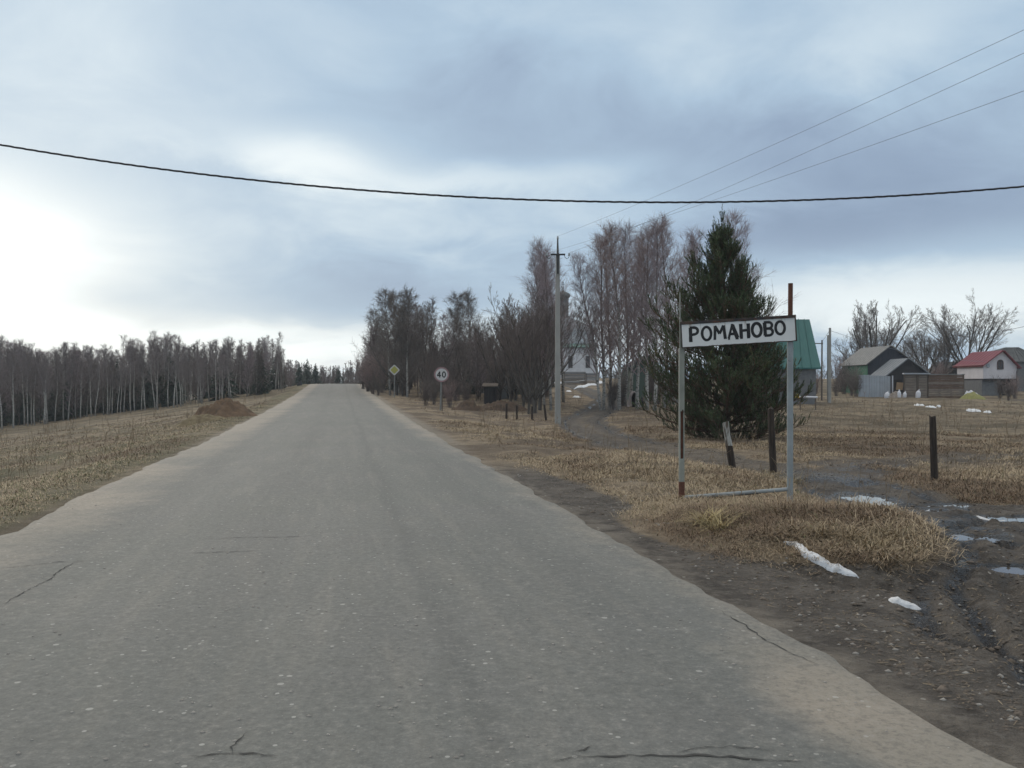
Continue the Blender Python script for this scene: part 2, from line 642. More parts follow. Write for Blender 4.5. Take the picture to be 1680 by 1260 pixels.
def make_road_mat():
    m = bpy.data.materials.new('worn_asphalt')
    m.use_nodes = True
    t = m.node_tree
    b = t.nodes['Principled BSDF']
    uvn = N(t, 'ShaderNodeAttribute', attribute_name='lane')
    sp = N(t, 'ShaderNodeSeparateColor')
    t.links.new(uvn.outputs['Color'], sp.inputs[0])
    u, v, dust = sp.outputs      # u, v in metres
    geo = N(t, 'ShaderNodeNewGeometry')
    pos = geo.outputs['Position']
    cmb = N(t, 'ShaderNodeCombineXYZ')
    t.links.new(M(t, 'MULTIPLY', u, 0.10), cmb.inputs[0])
    t.links.new(v, cmb.inputs[1])
    along = cmb.outputs[0]
    nS = noise(t, along, 1.5, 5, 0.6, 0.2)       # long streaks
    nS2 = noise(t, along, 5.0, 3, 0.6, 0.1)
    nP = noise(t, pos, 0.55, 5, 0.6, 0.6)        # patches
    nM = noise(t, pos, 5.0, 6, 0.7)
    nG = noise(t, pos, 60, 4, 0.75)              # aggregate
    nH = noise(t, pos, 22, 4, 0.7)
    nQ = noise(t, pos, 0.22, 3, 0.6, 1.0)
    c = mixc(t, ramp(t, nS, [(0.3, 0.0), (0.7, 1.0)]), (.138, .140, .134), (.190, .188, .177))
    c = mixc(t, ramp(t, nP, [(0.35, 0.0), (0.65, 0.65)]), c, (.168, .172, .160))
    c = mixc(t, ramp(t, nM, [(0.42, 0.35), (0.62, 0.0)]), c, (.130, .130, .118))
    c = mixc(t, ramp(t, nS2, [(0.48, 0.0), (0.70, 0.35)]), c, (.25, .235, .205))
    # wheel tracks are polished and darker, with a faint join between them
    for centre, w, k in ((-2.3, .30, .30), (-.75, .26, .24), (.62, .09, .42), (1.7, .32, .30)):
        d = M(t, 'DIVIDE', M(t, 'SUBTRACT', M(t, 'ADD', v, M(t, 'MULTIPLY', M(t, 'SUBTRACT', nP, .5), .35)), centre), w)
        g = M(t, 'EXPONENT', M(t, 'MULTIPLY', M(t, 'MULTIPLY', d, d), -1.0))
        c = mixc(t, M(t, 'MULTIPLY', g, k), c, (.10, .103, .10))
    # dust and sand along the edges
    df = M(t, 'ADD', dust, M(t, 'MULTIPLY', M(t, 'SUBTRACT', nM, 0.5), 0.55))
    df = M(t, 'ADD', df, M(t, 'MULTIPLY', M(t, 'SUBTRACT', nP, 0.5), 0.9))
    df = ramp(t, df, [(0.38, 0.0), (0.85, 0.9)])
    snd = mixc(t, nM, (.25, .215, .175), (.35, .31, .255))
    c = mixc(t, df, c, snd)
    c = mixc(t, ramp(t, nQ, [(0.40, 0.30), (0.55, 0.0)]), c, (.125, .135, .122))
    # grain
    c = mixc(t, ramp(t, nH, [(0.36, 0.40), (0.50, 0.0)]), c, (.085, .086, .082))
    c = mixc(t, ramp(t, nH, [(0.54, 0.0), (0.68, 0.40)]), c, (.30, .285, .26))
    c = mixc(t, ramp(t, nG, [(0.3, 0.35), (0.5, 0.0)]), c, (.08, .08, .078))
    c = mixc(t, ramp(t, nG, [(0.55, 0.0), (0.75, 0.35)]), c, (.34, .33, .31))
    # pale chips of stone in the surface
    for sc, thr, sel, amt in ((9.0, 0.16, 0.72, .75), (20.0, 0.24, 0.78, .6), (5.0, 0.095, 0.66, .9)):
        vo = N(t, 'ShaderNodeTexVoronoi')
        t.links.new(pos, vo.inputs['Vector'])
        vo.inputs['Scale'].default_value = sc
        sc2 = N(t, 'ShaderNodeSeparateColor')
        t.links.new(vo.outputs['Color'], sc2.inputs[0])
        lim = M(t, 'MULTIPLY', sc2.outputs[1], thr)
        f = M(t, 'MULTIPLY', M(t, 'LESS_THAN', M(t, 'ADD', vo.outputs['Distance'], M(t, 'MULTIPLY', M(t, 'SUBTRACT', nG, .5), .12)), lim), M(t, 'GREATER_THAN', sc2.outputs[0], sel))
        f = M(t, 'MULTIPLY', f, M(t, 'ADD', .45, M(t, 'MULTIPLY', sc2.outputs[2], .6)))
        c = mixc(t, M(t, 'MULTIPLY', f, amt), c, (.50, .49, .46))
    t.links.new(c, b.inputs['Base Color'])
    b.inputs['Roughness'].default_value = 0.86
    b.inputs['Specular IOR Level'].default_value = 0.35
    bp = N(t, 'ShaderNodeBump')
    bp.inputs['Strength'].default_value = 0.5
    bp.inputs['Distance'].default_value = 0.01
    t.links.new(M(t, 'ADD', nG, nM), bp.inputs['Height'])
    t.links.new(bp.outputs[0], b.inputs['Normal'])
    return m


def make_blade_mat(name, trans=0.15):
    m = bpy.data.materials.new(name)
    m.use_nodes = True
    t = m.node_tree
    b = t.nodes['Principled BSDF']
    at = N(t, 'ShaderNodeAttribute', attribute_name='tint')
    t.links.new(at.outputs['Color'], b.inputs['Base Color'])
    b.inputs['Roughness'].default_value = 0.75
    b.inputs['Specular IOR Level'].default_value = 0.2
    return m


def make_birch_bark():
    m = bpy.data.materials.new('birch_bark')
    m.use_nodes = True
    t = m.node_tree
    b = t.nodes['Principled BSDF']
    tc = N(t, 'ShaderNodeTexCoord')
    oi = N(t, 'ShaderNodeObjectInfo')
    mp = N(t, 'ShaderNodeMapping')
    t.links.new(tc.outputs['Object'], mp.inputs[0])
    mp.inputs['Scale'].default_value = (5, 5, 14)
    sep = N(t, 'ShaderNodeSeparateXYZ')
    t.links.new(tc.outputs['Object'], sep.inputs[0])
    n = noise(t, mp.outputs[0], 1.0, 4, 0.6)
    n2 = noise(t, tc.outputs['Object'], 1.3, 3, 0.6)
    c = mixc(t, n2, (.38, .36, .33), (.60, .58, .54))
    c = mixc(t, oi.outputs['Random'], c, mixc(t, 0.5, c, (.22, .20, .17)))
    c = mixc(t, ramp(t, n, [(0.52, 0.0), (0.60, 0.9)]), c, (.045, .04, .037))
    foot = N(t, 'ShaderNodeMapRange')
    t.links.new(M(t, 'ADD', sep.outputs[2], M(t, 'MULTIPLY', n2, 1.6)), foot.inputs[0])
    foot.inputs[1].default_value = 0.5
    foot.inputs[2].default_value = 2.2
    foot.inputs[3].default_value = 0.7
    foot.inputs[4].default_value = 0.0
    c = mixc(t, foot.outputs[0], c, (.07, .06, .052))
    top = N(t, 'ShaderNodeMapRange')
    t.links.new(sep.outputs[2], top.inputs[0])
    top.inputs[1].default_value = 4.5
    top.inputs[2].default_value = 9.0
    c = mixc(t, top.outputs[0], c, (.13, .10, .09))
    t.links.new(c, b.inputs['Base Color'])
    b.inputs['Roughness'].default_value = 0.8
    return m


G_MAT = make_ground_mat()
ROAD_MAT = make_road_mat()
BLADE = make_blade_mat('dry_grass_blades')
BIRCH = make_birch_bark()
TWIG = mat('birch_twigs', (.25, .195, .205), (.36, .30, .31), 3, 0.85)
TWIG2 = mat('grey_twigs', (.14, .118, .108), (.21, .185, .165), 3, 0.85)
TWIGF = mat('forest_birch_twigs', (.20, .17, .168), (.29, .255, .25), 3, 0.85)
TWIG3 = mat('brown_twigs', (.125, .10, .092), (.19, .155, .14), 3, 0.85)
TWIGR = mat('reddish_twigs', (.25, .18, .17), (.35, .27, .25), 3, 0.85)
BARK = mat('grey_bark', (.06, .052, .045), (.13, .115, .10), 5, 0.9, 0.6, 20, stretch=(1, 1, .3))
PINEBARK = mat('pine_bark', (.10, .065, .045), (.17, .11, .075), 6, 0.9, 0.5, 20)
NEEDLE = make_blade_mat('pine_needles')
SNOW = mat('old_snow', (.74, .75, .77), (.46, .44, .41), 12, 0.7, 0.7, 40, fac=(.60, .80))
CONCRETE = mat('pole_concrete', (.30, .29, .27), (.38, .37, .345), 3, 0.85, 0.25, 30, stretch=(1, 1, .35))
DARKSTEEL = mat('dark_steel', (.025, .027, .032), (.05, .045, .04), 8, 0.5)
GLASSINS = mat('insulator_glass', (.35, .38, .38), None, rough=0.15)
PAINTGREY = mat('grey_post_paint', (.33, .36, .37), (.26, .28, .285), 3.5, 0.55, 0.2, 40, stain=(.10, .055, .035), stain_rng=(.66, .72), stain_scale=4)
PAINTPALE = mat('pale_post_paint', (.31, .32, .28), (.23, .235, .205), 4, 0.6, 0.2, 40, stain=(.07, .042, .03), stain_rng=(.60, .64), stain_scale=5, stretch=(1, 1, .6))
RUST = mat('rust', (.10, .045, .03), (.17, .075, .05), 12, 0.85, 0.4, 50)
BLACKHOLE = mat('brown_black_steel', (.018, .014, .012), (.05, .03, .022), 14, 0.9)
WHITEPLATE = None
BLACKPAINT = mat('black_letter_paint', (.016, .016, .018), (.035, .033, .033), 20, 0.5)
WOODOLD = mat('old_grey_wood', (.10, .078, .062), (.17, .14, .115), 5, 0.9, 0.6, 25, stretch=(3, 3, .4))
WOODDARK = mat('tarred_dark_wood', (.028, .022, .019), (.065, .048, .038), 6, 0.9, 0.6, 25, stretch=(3, 3, .4))
WOODPALE = mat('pale_flaking_wood', (.42, .41, .38), (.12, .095, .075), 5, 0.9, 0.6, 25, stretch=(3, 3, .5), fac=(.45, .55))
WATER = mat('puddle_water', (.07, .062, .054), None, rough=0.05, spec=0.6)
STONE = mat('pale_pebbles', (.36, .34, .31), (.22, .20, .18), 2, 0.85)


def make_plate_mat():
    m = mat('sign_white_enamel', (.80, .79, .77), (.70, .70, .68), 2.0, 0.45, 0.15, 60)
    t = m.node_tree
    b = t.nodes['Principled BSDF']
    old = b.inputs['Base Color'].links[0].from_socket
    tc = N(t, 'ShaderNodeTexCoord')
    mp = N(t, 'ShaderNodeMapping')
    t.links.new(tc.outputs['Object'], mp.inputs[0])
    mp.inputs['Scale'].default_value = (16, 1, 1.6)
    sep = N(t, 'ShaderNodeSeparateXYZ')
    t.links.new(tc.outputs['Object'], sep.inputs[0])
    run = ramp(t, noise(t, mp.outputs[0], 1.0, 4, 0.6), [(0.56, 0.0), (0.70, 0.7)])
    topf = N(t, 'ShaderNodeMapRange')
    t.links.new(sep.outputs[2], topf.inputs[0])
    topf.inputs[1].default_value = -0.12
    topf.inputs[2].default_value = 0.15
    c = mixc(t, M(t, 'MULTIPLY', run, topf.outputs[0]), old, (.26, .19, .12))
    chip = ramp(t, noise(t, tc.outputs['Object'], 22, 5, 0.7), [(0.68, 0.0), (0.71, 1.0)])
    c = mixc(t, chip, c, (.12, .06, .04))
    t.links.new(c, b.inputs['Base Color'])
    return m


WHITEPLATE = make_plate_mat()

# ------------------------------------------------------------------ ground sheet


def build_ground():
    d = [0.0, 0.5, 1.0]
    r = 1.3
    while r < 4200:
        d.append(r)
        r *= 1.0125 if r < 70 else (1.03 if r < 400 else 1.12)
    ang = list(np.arange(-41, 41.001, 0.26)) + list(np.arange(45, 319, 4.0))
    d = np.array(d[1:]); ang = np.radians(np.array(ang))
    nr, na = len(d), len(ang)
    Dg, Ag = np.meshgrid(d, ang, indexing='ij')
    X = (Dg * np.sin(Ag)).ravel()
    Y = (Dg * np.cos(Ag)).ravel()
    Z = ground_z(X, Y)
    u, v = uv_of(X, Y)
    under = (v > VL + 0.25) & (v < VR - 0.25) & (u > -40) & (u < 190)
    Z = np.where(under, road_z(u) - 0.14, Z)
    verts = np.stack([X, Y, Z], 1)
    verts = np.vstack([verts, [[0, 0, road_z(0) - .14]]])
    i = np.arange(nr - 1)[:, None] * na
    j = np.arange(na)[None, :]
    j2 = (j + 1) % na
    quads = np.stack([i + j, i + j2, i + na + j2, i + na + j], -1).reshape(-1, 4)[:, ::-1]
    jj = np.arange(na)
    tris = np.stack([np.full(na, len(verts) - 1), (jj + 1) % na, jj], 1)
    mud = mud_mask(X, Y)
    green = ss(0, -4, v + 2) * (0.35 + 0.65 * ss(40, 12, u + v * 0.6)) + 0.12
    green = np.maximum(green, ss(VL - 2.2, VL - .9, v) * ss(VL + .2, VL - .2, v) * 1.1)
    green = np.where(v > 0, 0.25 * ss(9, 16, X) + 0.12, green)
    sand = np.maximum(ss(VR + .8, VR - 0.1, v) * ss(VR - 1, VR - 0.6, v) * 0.75 * ss(12, 25, u),
                      ss(VL - .35, VL + 0.1, v) * ss(VL + 1, VL + .6, v) * (0.40 + 0.3 * ss(15, 30, u)))
    sand = np.maximum(sand, ss(VR + .5, VR - 0.1, v) * ss(VR - 1, VR - 0.6, v) * 0.5)
    cov = np.stack([mud, green, sand], 1)
    cov = np.vstack([cov, [[0, 0, 0]]])
    wet = np.clip(rut_depth(X, Y), 0, 1) * .8
    for (hx, hy, wx, wy, dp) in PUDDLES:
        wet = np.maximum(wet, np.exp(-np.clip(np.hypot((X - hx) / wx, (Y - hy) / wy) - .9, 0, 9) * 2.2))
    wet = np.maximum(wet, .8 * ss(.50, .62, fbm(X * .9, Y * .9, 141, 4)) * ss(3.6, 5, X) * ss(24, 14, Y))
    wet = np.append(wet * ss(.2, .6, mud), 0)
    me = np_mesh('ground', verts, tris=tris, quads=quads, mat=G_MAT, smooth=True, attrs={'cover': cov, 'wet': wet})
    tag(link('ground', me), kind='structure')


build_ground()


def road_surface_z(u, v):
    mid = (VL + VR) / 2
    return road_z(u) + 0.035 * (1 - ((v - mid) / 3.1) ** 2) - 0.006 * np.exp(-((v - .62) / .15) ** 2)


def build_road():
    us = [-30.0]
    while us[-1] < 185:
        us.append(us[-1] + (0.10 if 0 < us[-1] < 22 else (0.35 if us[-1] < 60 else 1.0)))
    us = np.array(us)
    nc = 44
    eL = VL + (fbm(us * 0.9, us * 0, 71, 5, 0.6) - 0.5) * 0.35
    eR = VR + (fbm(us * 0.8, us * 0 + 3, 73, 6, 0.7) - 0.5) * 0.30
    rows = []
    lane = []
    for k in range(nc + 1):
        f = k / nc
        vv = eL + (eR - eL) * f
        zz = road_surface_z(us, vv)
        if k in (0, nc): zz = zz - 0.10
        vv2 = vv
        if k == 0: vv2 = eL - 0.02
        if k == nc: vv2 = eR + 0.02
        X, Y = xy_of(us, vv2)
        rows.append(np.stack([X, Y, zz], 1))
        dR = eR - vv
        dL = vv - eL
        dust = 0.55 * ss(0.9, 0.0, dR) + 0.12 + 0.8 * ss(1.9, 0.1, dL) * 0.9 + ss(16, 40, us) * (0.6 * ss(1.6, 0.2, dR) + .4 * ss(1.5, .2, dL))
        dust = dust + 0.10 * ss(45, 90, us) + 0.75 * np.exp(-((us - 3.6) / 1.0) ** 2 - ((vv - 2.25) / .38) ** 2)
        lane.append(np.stack([us, vv, dust], 1))
    V = np.stack(rows, 1).reshape(-1, 3)
    Ln = np.stack(lane, 1).reshape(-1, 3)
    n = nc + 1
    i = np.arange(len(us) - 1)[:, None] * n
    j = np.arange(nc)[None, :]
    quads = np.stack([i + j, i + j + 1, i + n + j + 1, i + n + j], -1).reshape(-1, 4)
    me = np_mesh('road', V, quads=quads, mat=ROAD_MAT, smooth=True, attrs={'lane': Ln})
    o = tag(link('road', me), kind='structure')
    # cracks, as thin dark seams just above the surface
    rng = random.Random(4)
    cm = mat('crack_dark', (.030, .030, .029), (.06, .058, .055), 9, 0.95)  # even near-black tone for the crack ribbons
    cracks = [
        ([(300, 1257), (345, 1256), (390, 1252), (420, 1255), (455, 1258)], .012),
        ([(390, 1252), (388, 1240), (398, 1228), (404, 1215)], .007),
        ([(900, 1259), (935, 1253), (980, 1251), (1050, 1248), (1120, 1249), (1180, 1251), (1240, 1256), (1330, 1257)], .014),
        ([(1175, 1000), (1215, 1022), (1255, 1047), (1295, 1073), (1330, 1090)], .010),
        ([(0, 936), (45, 934), (90, 928), (150, 926)], .012),
        ([(330, 892), (400, 889), (460, 888), (525, 885)], .012),
        ([(0, 1000), (30, 982), (70, 960), (105, 940), (125, 925)], .010),
        ([(290, 915), (350, 913), (430, 911)], .009),
        ([(930, 1253), (960, 1244), (975, 1238)], .008),
        ([(1120, 1249), (1150, 1240), (1200, 1236), (1270, 1240)], .008),
    ]
    for pts, w in cracks:
        P = []
        for (a, b) in pts:
            Y = F * CAMZ / (b - 629)
            P.append((pxx(a, Y), Y))
        dense = []
        for (ax, ay), (bx, by) in zip(P, P[1:]):
            k = max(3, int(math.hypot(bx - ax, by - ay) / 0.04))
            for q in range(k):
                f = q / k
                dense.append((ax + (bx - ax) * f, ay + (by - ay) * f))
        dense.append(P[-1])
        mb = MB()
        L, Rr = [], []
        nn = len(dense)
        for q, (a, b) in enumerate(dense):
            x0, y0 = dense[max(q - 1, 0)]; x1, y1 = dense[min(q + 1, nn - 1)]
            tx, ty = x1 - x0, y1 - y0
            l = math.hypot(tx, ty) or 1
            jx = (rng.random() - .5) * .02 + .05 * (float(vn(q * .11, w * 900, 3)) - .5)
            ww = w * .62 * (0.15 + rng.random() * 1.0) * min(1, 3 * min(q, nn - 1 - q) / nn + .15)
            nx, ny = -ty / l, tx / l
            for s, arr in ((1, L), (-1, Rr)):
                xx, yy = a + nx * (jx + s * ww), b + ny * (jx + s * ww)
                uu, v2 = uv_of(xx, yy)
                arr.append((xx, yy, float(road_surface_z(uu, v2)) + 0.004))
        for q in range(nn - 1):
            mb.poly([L[q], Rr[q], Rr[q + 1], L[q + 1]])
        mb.build('crack', cm, o)
    return o


road = build_road()

# ------------------------------------------------------------------ puddles and snow


def puddle(k, label):
    px, py, w, l, dp = PUD_PX[k]
    X, Y = flat(px, py)
    n = 40
    V = [(w * .60 * math.cos(2 * math.pi * i / n), l * .60 * math.sin(2 * math.pi * i / n), 0) for i in range(n)]
    mb = MB()
    mb.poly(V)
    o = mb.build('puddle', WATER)
    o.location = (X, Y, PUD_LEVEL[k])
    return tag(o, label, 'puddle')


for _k, _lb in enumerate(['long puddle nearest the town sign, reflecting the pale sky',
                          'narrow puddle with an icy edge in the track ruts right of the sign',
                          'small round puddle in the mud below the lone dark post',
                          'oval puddle touching the right side of the small round puddle',
                          'thin strip of water at the far right edge of the muddy track',
                          'shallow puddle between the long rut puddle and the right edge strip',
                          'wet hollow in the churned mud at the right border of the picture']):
    puddle(_k, _lb)


def snow_strip(pts, w, h, label, seed=1, group=None):
    rng = random.Random(seed)
    P = [hit(a, b) for a, b in pts] if seed not in (4, 5) else [flat(a, b) + (gz1(*flat(a, b)),) for a, b in pts]
    ox, oy, oz = P[0]
    dense = []
    stp = max(.03, .003 * P[0][1])
    for a, b in zip(P, P[1:]):
        k = max(4, int(math.dist(a[:2], b[:2]) / stp))
        for q in range(k):
            f = q / k
            dense.append((a[0] + (b[0] - a[0]) * f, a[1] + (b[1] - a[1]) * f))
    dense.append(P[-1][:2])
    n = len(dense)
    nc = 8
    V, Q = [], []
    for q, (a, b) in enumerate(dense):
        x0, y0 = dense[max(q - 1, 0)]; x1, y1 = dense[min(q + 1, n - 1)]
        l = math.hypot(x1 - x0, y1 - y0) or 1
        nx, ny = -(y1 - y0) / l, (x1 - x0) / l
        t = q / (n - 1)
        env = min(1, 6 * t, 6 * (1 - t)) ** .6
        ww = w * env * (0.12 + .80 * float(vn(q * .13, seed, seed)) + .35 * float(vn(q * .45, seed, 9)))
        sh = (float(vn(q * .12, 3.3, seed + 5)) - .5) * w * .9
        for c in range(nc + 1):
            s = -1 + 2 * c / nc
            xx = a + nx * (sh + s * ww / 2); yy = b + ny * (sh + s * ww / 2)
            hh = h * env * math.sqrt(max(0, 1 - s * s)) * (0.6 + .8 * math.sin(q * .7 + c) ** 2)
            V.append((xx, yy, hh + (.012 if abs(s) < .99 else -.02)))
    V = np.array(V)
    V[:, 2] += ground_z(V[:, 0], V[:, 1])
    V -= np.array([ox, oy, oz])
    for q in range(n - 1):
        for c in range(nc):
            i = q * (nc + 1) + c
            Q.append((i, i + 1, i + nc + 2, i + nc + 1))
    me = np_mesh('snow_patch', V, quads=Q, mat=SNOW, smooth=True)
    o = link('snow_patch', me, loc=(ox, oy, oz))
    return tag(o, label, 'snow', group)


snow_strip([(1283, 893), (1303, 899), (1322, 915), (1345, 925), (1362, 936), (1385, 942), (1410, 948)], .078, .03, 'long ragged strip of old snow along the foot of the grassy bank under the sign', 2)
snow_strip([(1455, 986), (1475, 990), (1492, 996), (1512, 1001)], .05, .02, 'short white strip of snow alone on the dark mud in the foreground', 3)
snow_strip([(1600, 846), (1630, 851), (1690, 850)], .07, .02, 'icy white edge of the track at the right border', 4)
snow_strip([(1440, 832), (1470, 841), (1500, 838), (1526, 836)], .07, .02, 'white ice rim on the far rut of the muddy track', 5)
snow_strip([(908, 629), (930, 627), (960, 624), (980, 623)], 1.3, .15, 'upper white band of snow in the village lane beyond the concrete pole', 6)
snow_strip([(945, 637), (958, 634), (975, 630), (981, 625)], 1.1, .15, 'lower white band of snow in the village lane beyond the concrete pole', 7)
snow_strip([(928, 642), (938, 642)], 1.0, .1, 'small snow spot nearest the right side of the concrete pole', 8)
snow_strip([(938, 651), (951, 651)], .8, .1, 'small snow spot low on the grass beyond the concrete pole', 9)
snow_strip([(1584, 673), (1608, 675)], .7, .1, 'longest snow scrap on the field below the red roofed house', 10)
snow_strip([(1616, 676), (1627, 676)], .6, .08, 'rightmost snow scrap on the field below the red roofed house', 11)
snow_strip([(1505, 664), (1513, 665)], .6, .1, 'white scrap on the field below the board gate', 12)
snow_strip([(1519, 667), (1529, 667)], .6, .08, 'faint white scrap just right of the one below the board gate', 13)
snow_strip([(1541, 667), (1546, 667)], .5, .08, 'tiny white scrap on the field below the long board fence', 14)

# ------------------------------------------------------------------ bare trees


def seg_mesh(segs, n, tint=None):
    """numpy tubes: segs = list of (x0,y0,z0,x1,y1,z1,r0,r1)"""
    S = np.array(segs, float)
    p0, p1, r0, r1 = S[:, 0:3], S[:, 3:6], S[:, 6], S[:, 7]
    d = p1 - p0
    L = np.linalg.norm(d, axis=1, keepdims=True) + 1e-9
    d = d / L
    a = np.where(np.abs(d[:, 2:3]) < 0.9, np.array([[0, 0, 1.0]]), np.array([[1.0, 0, 0]]))
    s = np.cross(d, a); s /= np.linalg.norm(s, axis=1, keepdims=True)
    w = np.cross(d, s)
    th = 2 * np.pi * np.arange(n) / n
    ring = np.cos(th)[None, :, None] * s[:, None, :] + np.sin(th)[None, :, None] * w[:, None, :]
    A = p0[:, None, :] + ring * r0[:, None, None]
    B = p1[:, None, :] + ring * r1[:, None, None]
    V = np.concatenate([A, B], 1).reshape(-1, 3)
    b = np.arange(len(S))[:, None] * (2 * n)
    k = np.arange(n)[None, :]
    k2 = (k + 1) % n
    Q = np.stack([b + k, b + n + k, b + n + k2, b + k2], -1).reshape(-1, 4)
    return V, Q


def unit(v):
    l = math.sqrt(v[0] ** 2 + v[1] ** 2 + v[2] ** 2) or 1
    return (v[0] / l, v[1] / l, v[2] / l)


def chain(rng, p, d, length, r0, r1, n, up=0.0, wob=0.1):
    """list of segments of a bending branch; returns segs and node list (p, d, t)"""
    segs, nodes = [], [(p, d, 0.0)]
    st = length / n
    for i in range(n):
        d = unit((d[0] + rng.gauss(0, wob), d[1] + rng.gauss(0, wob), d[2] + rng.gauss(0, wob) + up))
        q = (p[0] + d[0] * st, p[1] + d[1] * st, p[2] + d[2] * st)
        a = r0 + (r1 - r0) * i / n
        b = r0 + (r1 - r0) * (i + 1) / n
        segs.append(p + q + (a, b))
        p = q
        nodes.append((p, d, (i + 1) / n))
    return segs, nodes


def pick(nodes, t):
    k = t * (len(nodes) - 1)
    i = min(int(k), len(nodes) - 2)
    f = k - i
    a, b = nodes[i], nodes[i + 1]
    return tuple(a[0][c] + (b[0][c] - a[0][c]) * f for c in range(3)), b[1]


def side_dir(rng, d, ang, az=None):
    az = rng.random() * 2 * math.pi if az is None else az
    a = (0, 0, 1) if abs(d[2]) < 0.95 else (1, 0, 0)
    s = unit((d[1] * a[2] - d[2] * a[1], d[2] * a[0] - d[0] * a[2], d[0] * a[1] - d[1] * a[0]))
    w = (d[1] * s[2] - d[2] * s[1], d[2] * s[0] - d[0] * s[2], d[0] * s[1] - d[1] * s[0])
    c, sn = math.cos(ang), math.sin(ang)
    return unit(tuple(d[i] * c + (s[i] * math.cos(az) + w[i] * math.sin(az)) * sn for i in range(3)))


def birch(seed, h, r, nb, low=0.35, sub=5, tw=5, lean=0.0, leandir=0.0, spread=0.26, twr=0.006, crown_up=0.10, droop=-0.05):
    rng = random.Random(seed)
    d0 = unit((math.sin(leandir) * lean, math.cos(leandir) * lean, 1))
    trunk, nodes = chain(rng, (0, 0, -0.35), d0, h + .3, r, .012, 16, 0.02, 0.028)
    br = []
    for k in range(nb):
        t = low + (0.985 - low) * ((k + rng.random()) / nb) ** 0.9
        p, d = pick(nodes, t)
        az = k * 2.4 + rng.random()
        el = R(rng.uniform(42, 68)) * (0.7 + 0.3 * t)
        dd = (math.cos(el) * math.cos(az), math.cos(el) * math.sin(az), math.sin(el))
        L = h * spread * (1.12 - t) ** 0.75 * rng.uniform(.7, 1.25)
        rb = max(.010, r * .42 * (1 - t) + .008)
        s1, n1 = chain(rng, p, dd, L, rb, .006, 5, crown_up, .08)
        br += s1
        for q in range(sub):
            t2 = .2 + .8 * (q + rng.random()) / sub
            p2, d2 = pick(n1, min(t2, .99))
            dd2 = side_dir(rng, d2, R(rng.uniform(22, 48)))
            L2 = L * rng.uniform(.25, .5)
            s2, n2 = chain(rng, p2, dd2, L2, .008, .004, 3, .05, .10)
            br += s2
            for w in range(tw):
                p3, d3 = pick(n2, rng.uniform(.15, 1.0))
                dd3 = side_dir(rng, d3, R(rng.uniform(15, 50)))
                s3, _ = chain(rng, p3, dd3, rng.uniform(.25, .6) * (h / 10), twr, twr * .5, 2, droop, .1)
                br += s3
    return trunk, br


def broadleaf(seed, h, r, limbs=6, levels=4, kids=5, spread=45, fork=0.22, lenf=0.62, twr=0.007, up=0.06, trunklean=0.0):
    rng = random.Random(seed)
    trunk, nodes = chain(rng, (0, 0, -0.3), unit((trunklean, 0, 1)), h * fork + .3, r, r * .8, 5, 0.02, 0.03)
    br = []

    def rec(p, d, L, rr, lv):
        n = 6 if lv <= 1 else (4 if lv == 2 else 2)
        s, nd = chain(rng, p, d, L, rr, rr * .42, n, up if lv < 3 else up * .3, .055 + .012 * lv)
        (trunk if lv == 0 else br).extend(s)
        if lv >= levels: return
        kk = kids + (2 if lv == 0 else 0)
        for q in range(kk):
            t = .25 + .75 * (q + rng.random()) / kk
            p2, d2 = pick(nd, min(t, .99))
            dd = side_dir(rng, d2, R(rng.uniform(spread * .55, spread * 1.15)))
            rec(p2, dd, L * lenf * rng.uniform(.6, 1.1) * (1.15 - .5 * t), max(twr, rr * (1 - .55 * t) * .5), lv + 1)
    tp, td = nodes[-1][0], nodes[-1][1]
    for k in range(limbs):
        az = 2 * math.pi * (k + rng.random() * .6) / limbs
        inc = R(rng.uniform(12, 52)) if k else R(4)
        dd = (math.sin(inc) * math.cos(az), math.sin(inc) * math.sin(az), math.cos(inc))
        rec((tp[0], tp[1], tp[2] - rng.uniform(0, .25) * h * fork), dd, h * (1 - fork) * rng.uniform(.62, .8), r * .5, 0)
    return trunk, br


def shrub(seed, h, stems, r=.02, kids=7, spread=.5, twr=.005):
    rng = random.Random(seed)
    tr, br = [], []
    for k in range(stems):
        az = rng.random() * 6.283
        inc = rng.uniform(.02, spread)
        dd = unit((math.sin(inc) * math.cos(az), math.sin(inc) * math.sin(az), math.cos(inc)))
        p = (rng.gauss(0, .12) * h * .3, rng.gauss(0, .12) * h * .3, -.1)
        L = h * rng.uniform(.6, 1.05)
        s, nd = chain(rng, p, dd, L, r * rng.uniform(.6, 1.1), .005, 6, .05, .07)
        tr += s
        for q in range(kids):
            p2, d2 = pick(nd, rng.uniform(.25, .98))
            s2, n2 = chain(rng, p2, side_dir(rng, d2, R(rng.uniform(20, 50))), L * rng.uniform(.15, .38), .008, .004, 3, .06, .1)
            br += s2
            for w in range(4):
                p3, d3 = pick(n2, rng.uniform(.1, 1))
                s3, _ = chain(rng, p3, side_dir(rng, d3, R(rng.uniform(20, 50))), h * rng.uniform(.05, .13), twr, twr * .6, 1, .02, .1)
                br += s3
    return tr, br


